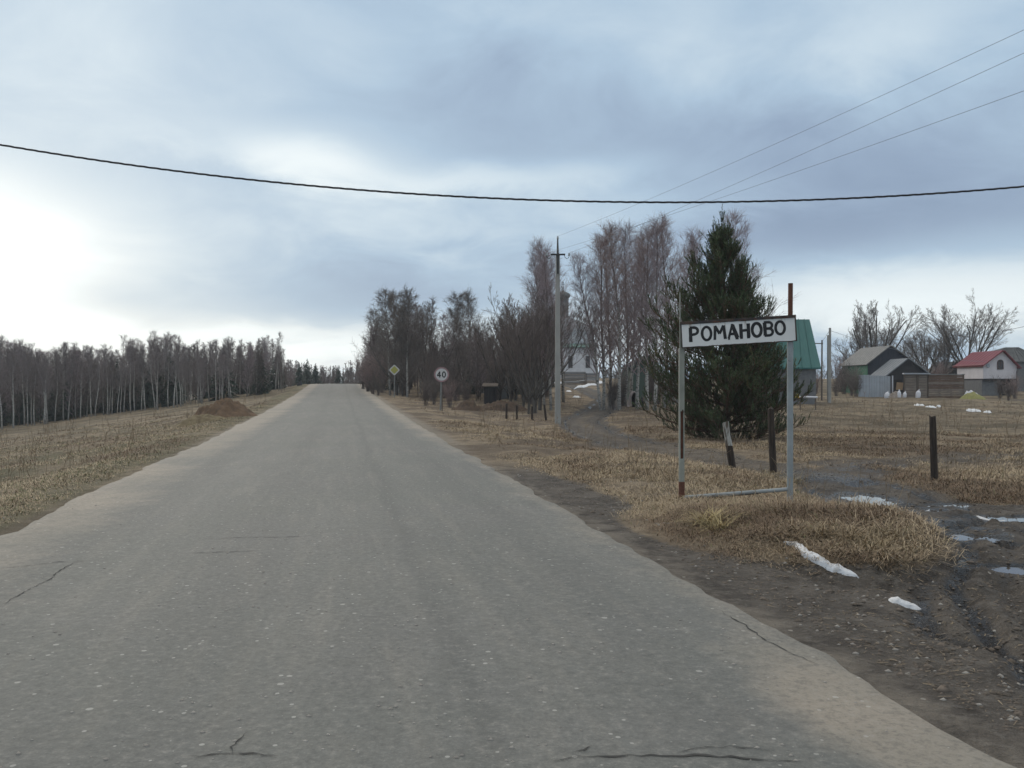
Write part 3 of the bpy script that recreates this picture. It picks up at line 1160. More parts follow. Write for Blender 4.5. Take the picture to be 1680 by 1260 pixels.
def spruce(seed, h, rbase=1.6, col=(.045, .060, .045), nlay=26, per=9):
    """small dark spruce: drooping branches carrying flat needle sprays"""
    rng = random.Random(seed)
    V, T, C = [], [], []
    for L in range(nlay):
        t = L / (nlay - 1)
        z = .15 + (h - .2) * t
        rad = rbase * (1 - t) ** .85 + .08
        for k in range(per if t < .8 else 5):
            az = rng.random() * 6.283
            rr = rad * rng.uniform(.65, 1.15)
            nS = 4
            for s in range(nS):
                f0, f1 = s / nS, (s + 1) / nS + .12
                za = z - .35 * rr * f0 ** 1.3 + .05 * rng.random()
                zb = z - .35 * rr * min(f1, 1.1) ** 1.3 + rng.uniform(-.04, .1)
                wd = (.30 - .17 * f0) * rr * .6 + .05
                for sg in (-1, 1):
                    b = len(V)
                    ca, sa = math.cos(az), math.sin(az)
                    V.append((ca * rr * f0, sa * rr * f0, za))
                    V.append((ca * rr * f1, sa * rr * f1, zb))
                    m = (f0 + f1) / 2 + rng.uniform(-.05, .15)
                    V.append((ca * rr * m - sa * wd * sg, sa * rr * m + ca * wd * sg, (za + zb) / 2 - .10 - .10 * rng.random()))
                    T.append((b, b + 1, b + 2))
                    g = rng.uniform(.7, 1.35)
                    C += [(col[0] * g, col[1] * g, col[2] * g)] * 3
    return np.array(V), np.array(T), np.array(C)


class TreeProto:
    def __init__(self, name, segs, bark, twig, nt=6, nb=3):
        tr, br = segs
        V, Q = seg_mesh(tr, nt)
        self.trunk = np_mesh(name + '_trunk', V, quads=Q, mat=bark, smooth=True)
        V, Q = seg_mesh(br, nb)
        self.crown = np_mesh(name + '_crown', V, quads=Q, mat=twig)
        self.name = name

    def place(self, x, y, label, cat='tree', group=None, scale=1.0, rz=0.0, sz=None, z=None):
        if z is None: z = gz1(x, y)
        root = empty(self.name, (x, y, z), rz, label, cat, group)
        sc = (scale, scale, sz or scale)
        link('trunk', self.trunk, root, scale=sc)
        link('crown', self.crown, root, scale=sc)
        return root


rnd = random.Random(77)
# forest birches: slim, bare up to half height
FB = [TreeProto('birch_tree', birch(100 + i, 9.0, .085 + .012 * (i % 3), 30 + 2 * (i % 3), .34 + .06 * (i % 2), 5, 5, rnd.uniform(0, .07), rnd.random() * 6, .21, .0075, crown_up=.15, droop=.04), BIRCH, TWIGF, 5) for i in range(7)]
# darker forest trees: alder and aspen with brown bark
FA = [TreeProto('bare_tree', birch(200 + i, 8.6, .06, 38, .10, 5, 5, .03, i, .24, .013), BARK, (TWIG3, TWIG2, TWIG)[i % 3], 4) for i in range(5)]
# big birches of the village group
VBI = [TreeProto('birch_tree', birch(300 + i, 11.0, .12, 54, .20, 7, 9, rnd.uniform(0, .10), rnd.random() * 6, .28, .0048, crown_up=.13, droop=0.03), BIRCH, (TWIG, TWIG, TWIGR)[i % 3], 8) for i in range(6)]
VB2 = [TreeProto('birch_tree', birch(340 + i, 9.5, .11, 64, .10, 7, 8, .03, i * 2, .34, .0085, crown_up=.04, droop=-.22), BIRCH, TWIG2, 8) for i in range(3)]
SH = [TreeProto('bare_shrub', shrub(400 + i, 3.2, 26, .022, 10, .42, .007), TWIG3, (TWIG3, TWIGR, TWIG2)[i % 3], 4) for i in range(4)]
OK_ = [TreeProto('broadleaf_tree', broadleaf(500 + i, 9.0, .20, 9, 4, 5, 32 + 2 * i, .16, .56, .0095, .05), BARK, TWIG2, 7) for i in range(3)]
AL = [TreeProto('bare_tree', broadleaf(520 + i, 7.5, .12, 6, 4, 5, 30, .12, .55, .008, .10), BARK, TWIG3, 6) for i in range(3)]


def ray_xy(px, Y):
    return pxx(px, Y), Y


# --- the forest left of the road
TOPS = [(-400, 556), (0, 548), (40, 556), (78, 574), (100, 556), (140, 562), (190, 563), (212, 548), (232, 557), (256, 540), (285, 546), (310, 556), (350, 550), (400, 553), (428, 550), (446, 545), (470, 572), (490, 596), (520, 600)]


def fit(px, Y, native, lo=-4, hi=10):
    lo, hi = lo + 3, hi + 5
    """scale that brings a tree at distance Y up to the treeline above pixel column px"""
    top = float(np.interp(px, [a for a, b in TOPS], [b for a, b in TOPS])) + rnd.uniform(lo, hi)
    x, y = ray_xy(px, Y)
    return ((629 - top) / F * Y + CAMZ - gz1(x, y)) / native


GF = 'slim birches along the left forest edge'
GF2 = 'birches deeper in the left forest'
GA = 'dark bare trees in the left forest'
front = [(4, 76, 1.02), (22, 77, 1.0), (40, 80, .95), (46, 78, .98), (52, 79, .9), (72, 77, .93), (78, 78, .96), (90, 79, .93), (104, 82, .86), (112, 80, .92),
         (124, 81, .88), (132, 79, .92), (150, 80, .93), (156, 78, 1.0), (170, 82, .9), (176, 80, .93), (203, 81, .95), (214, 77, 1.08), (232, 80, .9), (238, 80, .95),
         (254, 77, 1.15), (259, 78, 1.12), (276, 79, 1.0), (285, 77, 1.12), (305, 81, .95), (326, 82, .97), (343, 82, 1.0), (352, 84, 1.0), (365, 81, 1.05), (373, 83, .96),
         (385, 84, 1.0), (406, 84, .98), (420, 84, 1.0), (434, 88, .95)]
for i, (px, Y, s) in enumerate(front):
    FB[i % 7].place(*ray_xy(px, Y), 'slim pale trunked birch at the front edge of the left forest', group=GF, scale=fit(px, Y, 9.0, 0, 14), rz=rnd.random() * 6.28)
for i in range(30):
    px = rnd.uniform(-60, 440); Y = rnd.uniform(76, 82)
    FB[i % 7].place(*ray_xy(px, Y), 'slim pale trunked birch at the front edge of the left forest', group=GF, scale=fit(px, Y, 9.0, 0, 22), rz=rnd.random() * 6.28)
FB[2].place(*ray_xy(452, 92), 'tallest white birch at the right end of the left forest, beside the road', scale=fit(452, 92, 9.0, -10, -9), rz=1.0)
FB[0].place(*ray_xy(462, 96), 'thin birch just right of the tallest roadside birch', scale=fit(462, 96, 9.0, 0, 1), rz=3)
for i in range(95):
    px = rnd.uniform(-140, 470)
    Y = rnd.uniform(84, 118)
    s = fit(px, Y, 9.0, 0, 16)
    FB[rnd.randrange(7)].place(*ray_xy(px, Y), 'birch standing among others inside the left forest', group=GF2, scale=s, rz=rnd.random() * 6.28)
for i in range(190):
    px = rnd.uniform(-140, 482)
    Y = rnd.uniform(80, 116)
    s = fit(px, Y, 8.6, 6, 34)
    FA[rnd.randrange(5)].place(*ray_xy(px, Y), 'dark bare tree in the dense left forest', group=GA, scale=s, rz=rnd.random() * 6.28)
# understorey spruces
SPM = []
for i in range(4):
    V, T, C = spruce(600 + i, 5.0 + .5 * (i % 2), 1.5)
    SPM.append(np_mesh('spruce_crown', V, tris=T, mat=NEEDLE, attrs={'tint': C}))
_tv, _tq = seg_mesh([(0, 0, -.3, 0, 0, 4.6, .07, .015)], 5)
SPT = np_mesh('spruce_trunk', _tv, quads=_tq, mat=BARK)


def place_spruce(x, y, s, label, group=None, i=0, z=None):
    z = gz1(x, y) if z is None else z
    root = empty('spruce_tree', (x, y, z), rnd.random() * 6.28, label, 'tree', group)
    link('trunk', SPT, root, scale=(s, s, s))
    link('crown', SPM[i % 4], root, scale=(s, s, s))


for i in range(105):
    px = rnd.uniform(-150, 455)
    Y = rnd.uniform(82, 110)
    place_spruce(*ray_xy(px, Y), rnd.uniform(.62, 1.0), 'dark young spruce between the birches of the left forest', 'young spruces in the left forest', i)
for i, (px, Y, top) in enumerate([(491, 128, 592), (504, 132, 590), (518, 136, 593), (556, 140, 600)]):
    x, y = ray_xy(px, Y)
    z = gz1(x, y)
    place_spruce(x, y, ((629 - top) / F * Y + CAMZ - z) / 5.2, 'dark spruce tip in the far wood where the road ends', 'spruces beyond the road crest', i)


def wood_mass(name, items, label, seed, cat='woodland', nb=15, ns=4, m=None):
    """a wood read as one mass: simple bare trees merged"""
    rng = random.Random(seed)
    segs = []
    for (x, y, z, h) in items:
        k_ = math.hypot(x, y) / 120.0
        tr, nd = chain(rng, (x, y, z - .3), (rng.gauss(0, .03), rng.gauss(0, .03), 1), h, .08, .02 * k_, 3, .02, .02)
        segs += tr
        for k in range(nb):
            t = rng.uniform(.04, .97)
            p, d = pick(nd, t)
            az = rng.random() * 6.283
            el = R(rng.uniform(35, 72))
            L = h * .25 * (1.15 - t)
            s1, n1 = chain(rng, p, (math.cos(el) * math.cos(az), math.cos(el) * math.sin(az), math.sin(el)), L, .030 * k_, .018 * k_, 2, .12, .1)
            segs += s1
            for q in range(ns):
                p2, d2 = pick(n1, rng.uniform(.2, 1))
                s2, _ = chain(rng, p2, side_dir(rng, d2, R(35)), L * rng.uniform(.35, .7), .026 * k_, .012 * k_, 1, .05, .1)
                segs += s2
    V, Q = seg_mesh(segs, 3)
    me = np_mesh(name, V, quads=Q, mat=m or TWIG3)
    return tag(link(name, me), label, cat, kind='stuff')


items = []
for i in range(230):
    px = rnd.uniform(-250, 478); Y = rnd.uniform(112, 145)
    x, y = ray_xy(px, Y)
    items.append((x, y, gz1(x, y), 9 * fit(px, Y, 9.0, 6, 30)))
wood_mass('distant_woods', items, 'dense mass of bare trees filling the depth of the left forest', 5)
items = []
for i in range(190):
    px = rnd.uniform(462, 640); Y = rnd.uniform(135, 200)
    x, y = ray_xy(px, Y)
    top = 604 - 10 * math.exp(-((px - 478) / 22) ** 2) - 16 * float(ss(545, 610, px)) - rnd.uniform(-8, 10)
    z = float(ground_z(np.array([x]), np.array([y]), False)[0])
    items.append((x, y, z, (629 - top) / F * Y + CAMZ - z))
wood_mass('distant_woods', items, 'far low wood closing the view above the crest of the road', 6)
items = []
for i in range(170):
    px = rnd.uniform(610, 900); Y = rnd.uniform(92, 135)
    x, y = ray_xy(px, Y)
    top = 568 - rnd.uniform(-14, 26)
    z = gz1(x, y)
    items.append((x, y, z, (629 - top) / F * Y + CAMZ - z))
wood_mass('distant_woods', items, 'dark wood behind the roadside birches right of the road', 7)
items = []
for i in range(260):
    px = rnd.uniform(960, 2000); Y = rnd.uniform(150, 250)
    x, y = ray_xy(px, Y)
    top = 606 - rnd.uniform(-10, 18)
    z = gz1(x, y)
    items.append((x, y, z, max(3, (629 - top) / F * Y + CAMZ - z)))
wood_mass('distant_woods', items, 'faint far belt of trees behind the village houses at the right', 8, nb=12, ns=3, m=TWIG2)
items = []
for i in range(110):
    px = rnd.uniform(-1500, -250); Y = rnd.uniform(80, 120)
    x, y = ray_xy(px, Y)
    items.append((x, y, gz1(x, y), rnd.uniform(7, 10)))
wood_mass('distant_woods', items, 'left forest going on beyond the picture edge', 9, nb=14, ns=3)

# --- roadside birches right of the road (around the diamond sign)
for (p, px, Y, s, lb, rz) in [
    (VB2[0], 640, 68, .84, 'broad drooping birch directly behind the yellow diamond sign', .3),
    (VB2[1], 668, 66, .82, 'leaning white trunk birch between the diamond sign and the speed sign', 2.1),
    (VB2[2], 655, 74, .86, 'tall drooping birch in the middle of the roadside clump', 4.0),
    (VB2[0], 628, 82, .76, 'grey birch at the back left of the roadside clump', 1.0),
    (VB2[1], 690, 78, .74, 'drooping birch at the right side of the roadside clump', 5.0),
    (VB2[2], 612, 92, .62, 'small birch at the road edge left of the clump', 2.0),
    (VB2[0], 758, 74, .86, 'round headed tree with thin pale trunk right of the speed sign', 2.6),
    (VB2[1], 775, 84, .95, 'wide crowned tree behind the round headed one', 3.1),
    (VB2[2], 740, 88, .80, 'low grey tree between the roadside clump and the round headed tree', .5),
]:
    p.place(*ray_xy(px, Y), lb, scale=s, rz=rz)
for i in range(60):
    px = rnd.uniform(606, 895); Y = rnd.uniform(62, 98)
    if px < 640: Y = rnd.uniform(80, 110)
    (FA + AL)[rnd.randrange(8)].place(*ray_xy(px, Y), 'dark bare tree in the thicket right of the road', group='bare trees in the thicket right of the road', scale=rnd.uniform(.55, .80) * (1 if px > 700 or px < 620 else 1.2), rz=rnd.random() * 6.28)
for i in range(46):
    px = rnd.uniform(600, 905); Y = rnd.uniform(56, 90)
    if px < 660: Y = rnd.uniform(74, 100)
    SH[rnd.randrange(4)].place(*ray_xy(px, Y), 'tangled bare shrub in the thicket right of the road', 'shrub', 'shrubs in the thicket right of the road', scale=rnd.uniform(.7, 1.25), rz=rnd.random() * 6.28)
for i in range(26):
    px = rnd.uniform(640, 900); Y = rnd.uniform(72, 96)
    place_spruce(*ray_xy(px, Y), rnd.uniform(.55, .8), 'dark young conifer hidden in the thicket right of the road', 'young conifers in the thicket right of the road', i)
# dark clump left of the concrete pole
for i, (px, Y, s) in enumerate([(868, 46, .80), (878, 47, .92), (886, 50, .95), (876, 52, .9), (858, 54, .85), (838, 56, .8), (820, 60, .82), (846, 62, .9)]):
    AL[i % 3].place(*ray_xy(px, Y), 'dark many stemmed tree in the clump left of the concrete pole', group='dark trees left of the concrete pole', scale=s, rz=i * 1.3)
VBI[0].place(*ray_xy(904, 50), 'birch with pale speckled trunk close behind the concrete pole', scale=.80, rz=0.4)
VBI[3].place(*ray_xy(893, 56), 'tall reddish birch rising behind the dark clump left of the pole', scale=.86, rz=2.0)
VBI[4].place(*ray_xy(925, 62), 'thin birch whose faint crown tops the concrete pole', scale=1.0, rz=3.3)
VBI[5].place(*ray_xy(880, 60), 'purple twigged birch left of the pole', scale=.82, rz=5.3)
# main birch group between pole and pine
for (i, px, Y, s, rz, lb) in [
    (1, 986, 50, .80, .2, 'leftmost birch of the tall group, by the track bend'),
    (2, 990, 51, .87, 1.2, 'second birch from the left in the tall group'),
    (0, 1000, 54, .93, 2.2, 'dark trunked birch left of the centre of the tall group'),
    (5, 1016, 50, .92, 3.2, 'birch with a bent white trunk in the centre of the tall group'),
    (4, 1026, 55, .98, 4.2, 'tall birch just right of the bent white trunk'),
    (1, 1036, 57, 1.0, 5.2, 'slender birch in the middle right of the tall group'),
    (3, 1044, 51, .86, .8, 'birch in front of the pale sheet covered heap'),
    (2, 1062, 50, .90, 1.9, 'birch right of the pale sheet covered heap'),
    (0, 1074, 49, .92, 2.9, 'tall birch with a white foot near the pine'),
    (5, 1090, 54, 1.0, 3.9, 'tallest birch crown left of the pine'),
    (4, 1104, 57, .98, 4.9, 'birch partly behind the left side of the pine'),
    (3, 1110, 60, .95, 5.9, 'small birch showing through the left edge of the pine'),
    (1, 1232, 62, 1.22, 5.9, 'bare tree whose faint twigs show above the right of the pine'),
]:
    VBI[i].place(*ray_xy(px, Y), lb, scale=s, rz=rz)
for i in range(6):
    px = rnd.uniform(985, 1110); Y = rnd.uniform(52, 60)
    SH[rnd.randrange(4)].place(*ray_xy(px, Y), 'low bare shrub among the tall birches', 'shrub', 'shrubs under the tall birches', scale=rnd.uniform(.5, .9), rz=rnd.random() * 6.28)
# small shrubs at the road edge right of the crest
for i, (px, Y, s) in enumerate([(612, 70, .55), (604, 76, .7), (620, 67, .45), (596, 84, .7), (698, 50, .45), (738, 52, .5), (712, 55, .5), (765, 56, .5)]):
    SH[i % 4].place(*ray_xy(px, Y), 'small brushy shrub on the right verge of the road', 'shrub', 'shrubs on the right verge', scale=s, rz=i)

# village trees on the right
for (i, px, Y, sc, rz, lb) in [
    (0, 1432, 96, 1.16, 0.5, 'leafless round tree with two heads above the dark barn'),
    (1, 1412, 100, .86, 2.0, 'thinner bare tree at the left of the round one above the barn'),
    (2, 1588, 92, 1.14, 1.2, 'largest spreading bare tree, left of the red roofed house'),
    (1, 1522, 98, .88, 3.2, 'mid sized bare tree between the two big crowns'),
    (0, 1550, 94, .74, 4.0, 'smaller bare tree under the left arm of the largest tree'),
    (2, 1498, 104, .74, 5.0, 'bare tree behind the gable of the shed'),
    (0, 1392, 92, .52, 1.7, 'low bare fruit tree left of the grey barn roof'),
]:
    OK_[i].place(*ray_xy(px, Y), lb, scale=sc, rz=rz)
for i, (px, Y, s) in enumerate([(1385, 80, .8), (1378, 86, 1.1), (1398, 76, .8), (1404, 74, .7), (1372, 74, .5), (1540, 86, .9), (1556, 86, .8), (1510, 90, .9), (1640, 74, .55), (1665, 72, .6), (1690, 72, .6), (1655, 68, .4), (1720, 76, .8), (1340, 80, .6)]):
    SH[i % 4].place(*ray_xy(px, Y), 'bare garden bush by the village houses', 'shrub', 'bare bushes by the village houses', scale=s, rz=i * 2)

# ------------------------------------------------------------------ the pine behind the sign


def build_pine():
    X, Y = ray_xy(1192, 26.5)
    Z = gz1(X, Y)
    root = empty('pine_tree', (X, Y, Z), 0, 'dense dark green pine with upright shoots standing behind the town sign', 'tree')
    rng = random.Random(9)
    H = 6.85
    trunk, nodes = chain(rng, (0, 0, -.2), (0.0, 0, 1), H - .15, .13, .02, 14, .03, .012)
    br, shoots = [], []

    def prof(t, az):
        # crown radius by height (t 0..1) and side
        pts = [(0, 1.7), (.06, 2.1), (.16, 2.5), (.30, 2.5), (.45, 2.1), (.60, 1.6), (.75, 1.12), (.88, .64), (1, .12)]
        for (a, ra), (b, rb) in zip(pts, pts[1:]):
            if a <= t <= b:
                rr = ra + (rb - ra) * (t - a) / (b - a)
                break
        if t > .14: rr *= 1 - .38 * max(0, math.cos(az - .1)) * min(1, (t - .14) * 8)
        rr *= 1 + .14 * math.sin(az * 3 + t * 9) + .10 * math.sin(az * 5 - t * 17)
        return rr
    whorls = 25
    for wv in range(whorls):
        t = .025 + .945 * (wv / (whorls - 1)) ** .96
        z = H * t
        nb = 13 if t < .7 else 8
        for k in range(nb):
            az = rng.random() * 6.283
            rr = prof(t, az) * rng.uniform(.72, 1.12)
            el = R(1 + 54 * t + rng.uniform(-8, 8))
            p, _ = pick(nodes, min(t * .93, .99))
            dd = (math.cos(el) * math.cos(az), math.cos(el) * math.sin(az), math.sin(el) * .8)
            s, nd = chain(rng, p, unit(dd), rr, .028 * (1.1 - t) + .012, .008, 5, .07, .06)
            br += s
            nsub = int(5 + rr * 7)
            for q in range(nsub):
                tt = .22 + .78 * (q + rng.random()) / nsub
                p2, d2 = pick(nd, min(tt, .99))
                dd2 = side_dir(rng, d2, R(rng.uniform(30, 60)))
                dd2 = unit((dd2[0], dd2[1], dd2[2] + .35))
                L2 = rng.uniform(.22, .5) * (1.1 - .4 * tt) * (1 - .35 * t)
                s2, n2 = chain(rng, p2, dd2, L2, .009, .006, 2, .15, .08)
                br += s2
                for w in range(2):
                    p3, d3 = pick(n2, (.5, 1.0)[w] * .999)
                    d4 = unit((d3[0] * .6 + rng.gauss(0, .28), d3[1] * .6 + rng.gauss(0, .28), d3[2] * .5 + .75))
                    shoots.append((p3, d4, rng.uniform(.18, .38)))
            pe, de, _ = nd[-1]
            shoots.append((pe, unit((de[0] * .5, de[1] * .5, 1)), rng.uniform(.2, .36)))
    top = nodes[-1][0]
    for k in range(5):
        az = k * 1.3
        shoots.append((top, unit((.25 * math.cos(az), .25 * math.sin(az), 1)), .35))
    shoots.append((top, (0, 0, 1), .55))
    for _ in range(9):
        az = rng.random() * 6.28
        shoots.append(((top[0] + .22 * math.cos(az), top[1] + .22 * math.sin(az), top[2] - rng.uniform(.15, .6)), unit((.12 * math.cos(az), .12 * math.sin(az), 1)), .42))
    V, Q = seg_mesh(trunk, 8)
    link('trunk', np_mesh('pine_trunk', V, quads=Q, mat=PINEBARK, smooth=True), root)
    segs = br + [p + tuple(p[i] + d[i] * L for i in range(3)) + (.006, .004) for p, d, L in shoots]
    V, Q = seg_mesh(segs, 3)
    link('branches', np_mesh('pine_branches', V, quads=Q, mat=PINEBARK), root)
    # needles
    rs = np.random.RandomState(3)
    P = np.array([s[0] for s in shoots]); D = np.array([s[1] for s in shoots]); L = np.array([s[2] for s in shoots])
    K = 28
    n = len(P)
    a = np.where(np.abs(D[:, 2:3]) < .9, [[0, 0, 1.]], [[1., 0, 0]])
    S = np.cross(D, a); S /= np.linalg.norm(S, axis=1, keepdims=True)
    W = np.cross(D, S)
    tt = rs.rand(n, K)
    th = rs.rand(n, K) * 6.283
    rad = np.cos(th)[..., None] * S[:, None] + np.sin(th)[..., None] * W[:, None]
    base = P[:, None] + D[:, None] * (tt * L[:, None])[..., None]
    dirn = D[:, None] * .80 + rad * .70
    dirn /= np.linalg.norm(dirn, axis=-1, keepdims=True)
    ln = .062 + .035 * rs.rand(n, K)
    tip = base + dirn * ln[..., None]
    side = np.cross(dirn, rad); side /= np.linalg.norm(side, axis=-1, keepdims=True) + 1e-9
    wd = .0080
    A = base + side * wd; B = base - side * wd
    V = np.stack([A, B, tip], 2).reshape(-1, 3)
    T = np.arange(len(V)).reshape(-1, 3)
    g = (.6 + .8 * rs.rand(n, 1) ** 1.5) * np.ones((1, K))
    dry = (rs.rand(n, 1) < .05) * np.ones((1, K))
    c = np.stack([(.085 * g + .06 * dry), (.122 * g + .02 * dry), (.058 * g)], -1)
    c = np.repeat(c[:, :, None, :], 3, 2).reshape(-1, 3)
    o = link('needles', np_mesh('pine_needles', V, tris=T, mat=NEEDLE, attrs={'tint': c}), root)
    o['kind'] = 'stuff'
    return root


build_pine()

# ------------------------------------------------------------------ town sign
SGX0, SGX1, SGY0, SGY1 = 1118, 1298, 11.40, 11.10


def build_sign():
    X0, X1 = pxx(1119.5, SGY0), pxx(1298, SGY1)
    root = empty('town_sign', (X0, SGY0, gz1(X0, SGY0)), 0, 'white town name sign reading РОМАНОВО on two rusty steel posts by the road', 'sign')
    o0 = Vector(root.location)

    def P(px, py, Y=None, dy=0.0):
        f = (px - 1119.5) / (1298 - 1119.5)
        Yy = SGY0 + (SGY1 - SGY0) * f
        return Vector((pxx(px, Yy), Yy + dy, pyz(py, Yy))) - o0
    # left post: a steel channel, open and rusted in the middle
    zb = -0.5
    r = .034
    xl = P(1119.5, 818)
    top = P(1119.5, 566)
    mb = MB()
    def bar(mb, x0, x1, y0, y1, z0, z1, base, lean=0.0):
        b = [Vector((x, y, z0)) + base for x, y in ((x0, y0), (x1, y0), (x1, y1), (x0, y1))]
        mb.prism(b, (lean, 0, z1 - z0))
    B = Vector((xl.x, xl.y + .05, 0))
    zs = lambda py: P(1119.5, py).z
    bar(mb, -.034, .034, -.022, .03, zs(674), zs(482 + 88), B)     # whole upper length
    bar(mb, -.034, -.016, -.022, .03, zs(752), zs(674) - .001, B)
    bar(mb, .020, .034, -.022, .03, zs(752), zs(674) - .001, B)
    bar(mb, -.034, .034, -.022, .03, zs(790), zs(752) - .001, B)
    mb.build('post', PAINTPALE, root, bevel=.004)
    mb = MB()
    bar(mb, -.0155, .0195, .006, .028, zs(752) , zs(674) - .002, B)
    bar(mb, -.036, .036, -.024, .032, zb, zs(790) - .001, B)
    o = mb.build('post_foot', RUST, root, bevel=.004)
    tag(o, 'rusted bare steel foot and hollow of the left post')
    mb = MB()
    mb.tube([P(1117.5, 572, dy=.06), P(1117, 478, dy=.06)], [.011, .008], 6)
    tag(mb.build('rod', PAINTPALE, root), 'thin bent rod above the left post')
    # right post: round pipe, painted below, bare rust above
    mb = MB()
    b = P(1298, 832)
    mb.tube([Vector((b.x, b.y + .05, -.45)), Vector((b.x + .003, b.y + .05, P(1298, 560).z))], .038, 14)
    mb.build('post', PAINTGREY, root, smooth=False)
    mb = MB()
    mb.tube([Vector((b.x + .003, b.y + .05, P(1298, 560).z + .001)), Vector((b.x + .008, b.y + .05, P(1299.5, 463).z))], .030, 12)
    tag(mb.build('post_top', RUST, root), 'rust brown pipe end standing above the sign plate')
    # bottom rail
    mb = MB()
    mb.tube([P(1123, 816, dy=.05), P(1294, 802.5, dy=.05)], .025, 10)
    mb.build('rail', PAINTGREY, root)
    mb = MB()
    a, c = P(1126, 819.2, dy=.035), P(1250, 809.0, dy=.035)
    mb.tube([a, (a * .6 + c * .4) + Vector((0, 0, -.004)), c], [.013, .010, .004], 6)
    tag(mb.build('dark_seam', BLACKHOLE, root), 'dark strip along the underside of the bottom rail')  # near-black strip below the rail, thinning to the right
    # plate (local frame along the sign)
    TL, TR = P(1117.5, 528), P(1306, 515.5)
    BL, BR = P(1117.5, 571), P(1306, 557.5)
    ex = (TR - TL).normalized()
    W = (TR - TL).length
    Hh = ((TL - BL).length + (TR - BR).length) / 2
    ey = Vector((0, 0, 1))
    ey = (ey - ex * ey.dot(ex)).normalized()
    en = ex.cross(ey)          # towards -Y roughly
    if en.y > 0: en = -en
    plate = bpy.data.objects.new('sign_plate', None)
    cen = (TL + TR + BL + BR) / 4
    m = Matrix((ex, -en, ey)).transposed().to_4x4()
    m.translation = cen

    def local_build(mb, name, mt, parent, bevel=0.0):
        o = mb.build(name, mt, None, bevel=bevel)
        o.parent = parent
        return o
    mb = MB()
    n = 26
    rng = random.Random(3)
    for k in range(1):
        pts = []
        for i in range(n + 1):
            x = -W / 2 + .012 + (W - .024) * i / n
            pts.append((x, 0, -Hh / 2 + .010 + rng.uniform(-.004, .004)))
        for i in range(n, -1, -1):
            x = -W / 2 + .012 + (W - .024) * i / n
            pts.append((x, 0, Hh / 2 - .034 + rng.uniform(-.0035, .0035)))
        mb.prism(pts, (0, .010, 0))
    face = mb.build('plate', WHITEPLATE, root)
    face.matrix_local = m @ Matrix.Translation((0, -.012, 0))
    # tray behind the face: dark steel box with folded edges
    mb = MB()
    mb.box((0, .03, 0), (W - .004, .05, Hh - .006))
    mb.box((0, .010, Hh / 2 - .014), (W + .012, .070, .034), Euler((0, 0.004, 0)))
    mb.box((-W / 2 + .005, .012, -.006), (.012, .056, Hh - .012))
    mb.box((W / 2 - .002, .013, -.004), (.014, .058, Hh - .010))
    mb.box((0, .014, -Hh / 2 + .005), (W - .02, .050, .008))
    fr = mb.build('frame', mat('sign_frame_dark', (.035, .035, .038), (.09, .06, .045), 9, .7, .2, 40), root, bevel=.002)
    fr.matrix_local = m
    # rust flakes on the top edge
    mb = MB()
    for k in range(16):
        x = rng.uniform(-W / 2 + .05, W / 2 - .05)
        mb.box((x, -.027, Hh / 2 - .022 - rng.random() * .006), (rng.uniform(.01, .04), .002, rng.uniform(.004, .012)), Euler((0, rng.uniform(-.5, .5), 0)))
    for k in range(8):
        x = rng.uniform(-W / 2 + .05, W / 2 - .05)
        mb.box((x, -.016, -Hh / 2 + .007), (rng.uniform(.01, .03), .002, rng.uniform(.004, .010)), Euler((0, rng.uniform(-.5, .5), 0)))
    fl = mb.build('paint_chips', RUST, root)
    fl.matrix_local = m
    fl['kind'] = 'stuff'

    # hand painted letters, each its own part
    def stroke_mesh(strokes, x0, x1, z0, z1, sw):
        mb = MB()
        w, h = x1 - x0, z1 - z0
        for j, pts in enumerate(strokes):
            thick = 1.0
            if isinstance(pts[0], (int, float)):
                thick, pts = pts[0], pts[1]
            q = [(x0 + a * w, z0 + b * h) for a, b in pts]
            nn = len(q)
            closed = math.dist(q[0], q[-1]) < 1e-6
            L, Rr = [], []
            for i, (a, b) in enumerate(q):
                if closed:
                    pa, pb = q[(i - 1) % (nn - 1)], q[(i + 1) % (nn - 1)]
                else:
                    pa, pb = q[max(i - 1, 0)], q[min(i + 1, nn - 1)]
                tx, tz = pb[0] - pa[0], pb[1] - pa[1]
                l = math.hypot(tx, tz) or 1
                nx, nz = -tz / l, tx / l
                s = sw * thick * (1 + .16 * (float(vn(i * .8 + x0 * 90, j * 3.3, 5)) - .5)) / 2
                L.append((a + nx * s, b + nz * s)); Rr.append((a - nx * s, b - nz * s))
            y = -.0135 - .0004 * j
            for i in range(nn - 1):
                mb.prism([(L[i][0], y, L[i][1]), (L[i + 1][0], y, L[i + 1][1]), (Rr[i + 1][0], y, Rr[i + 1][1]), (Rr[i][0], y, Rr[i][1])], (0, .0018, 0))
        return mb

    def arc(cx, cy, rx, ry, a0, a1, n=14):
        return [(cx + rx * math.cos(R(a0 + (a1 - a0) * i / n)), cy + ry * math.sin(R(a0 + (a1 - a0) * i / n))) for i in range(n + 1)]

    def line(a, b, n=4):
        return [(a[0] + (b[0] - a[0]) * i / n, a[1] + (b[1] - a[1]) * i / n) for i in range(n + 1)]
    O = [arc(.5, .5, .5, .5, 90, 450, 24)]
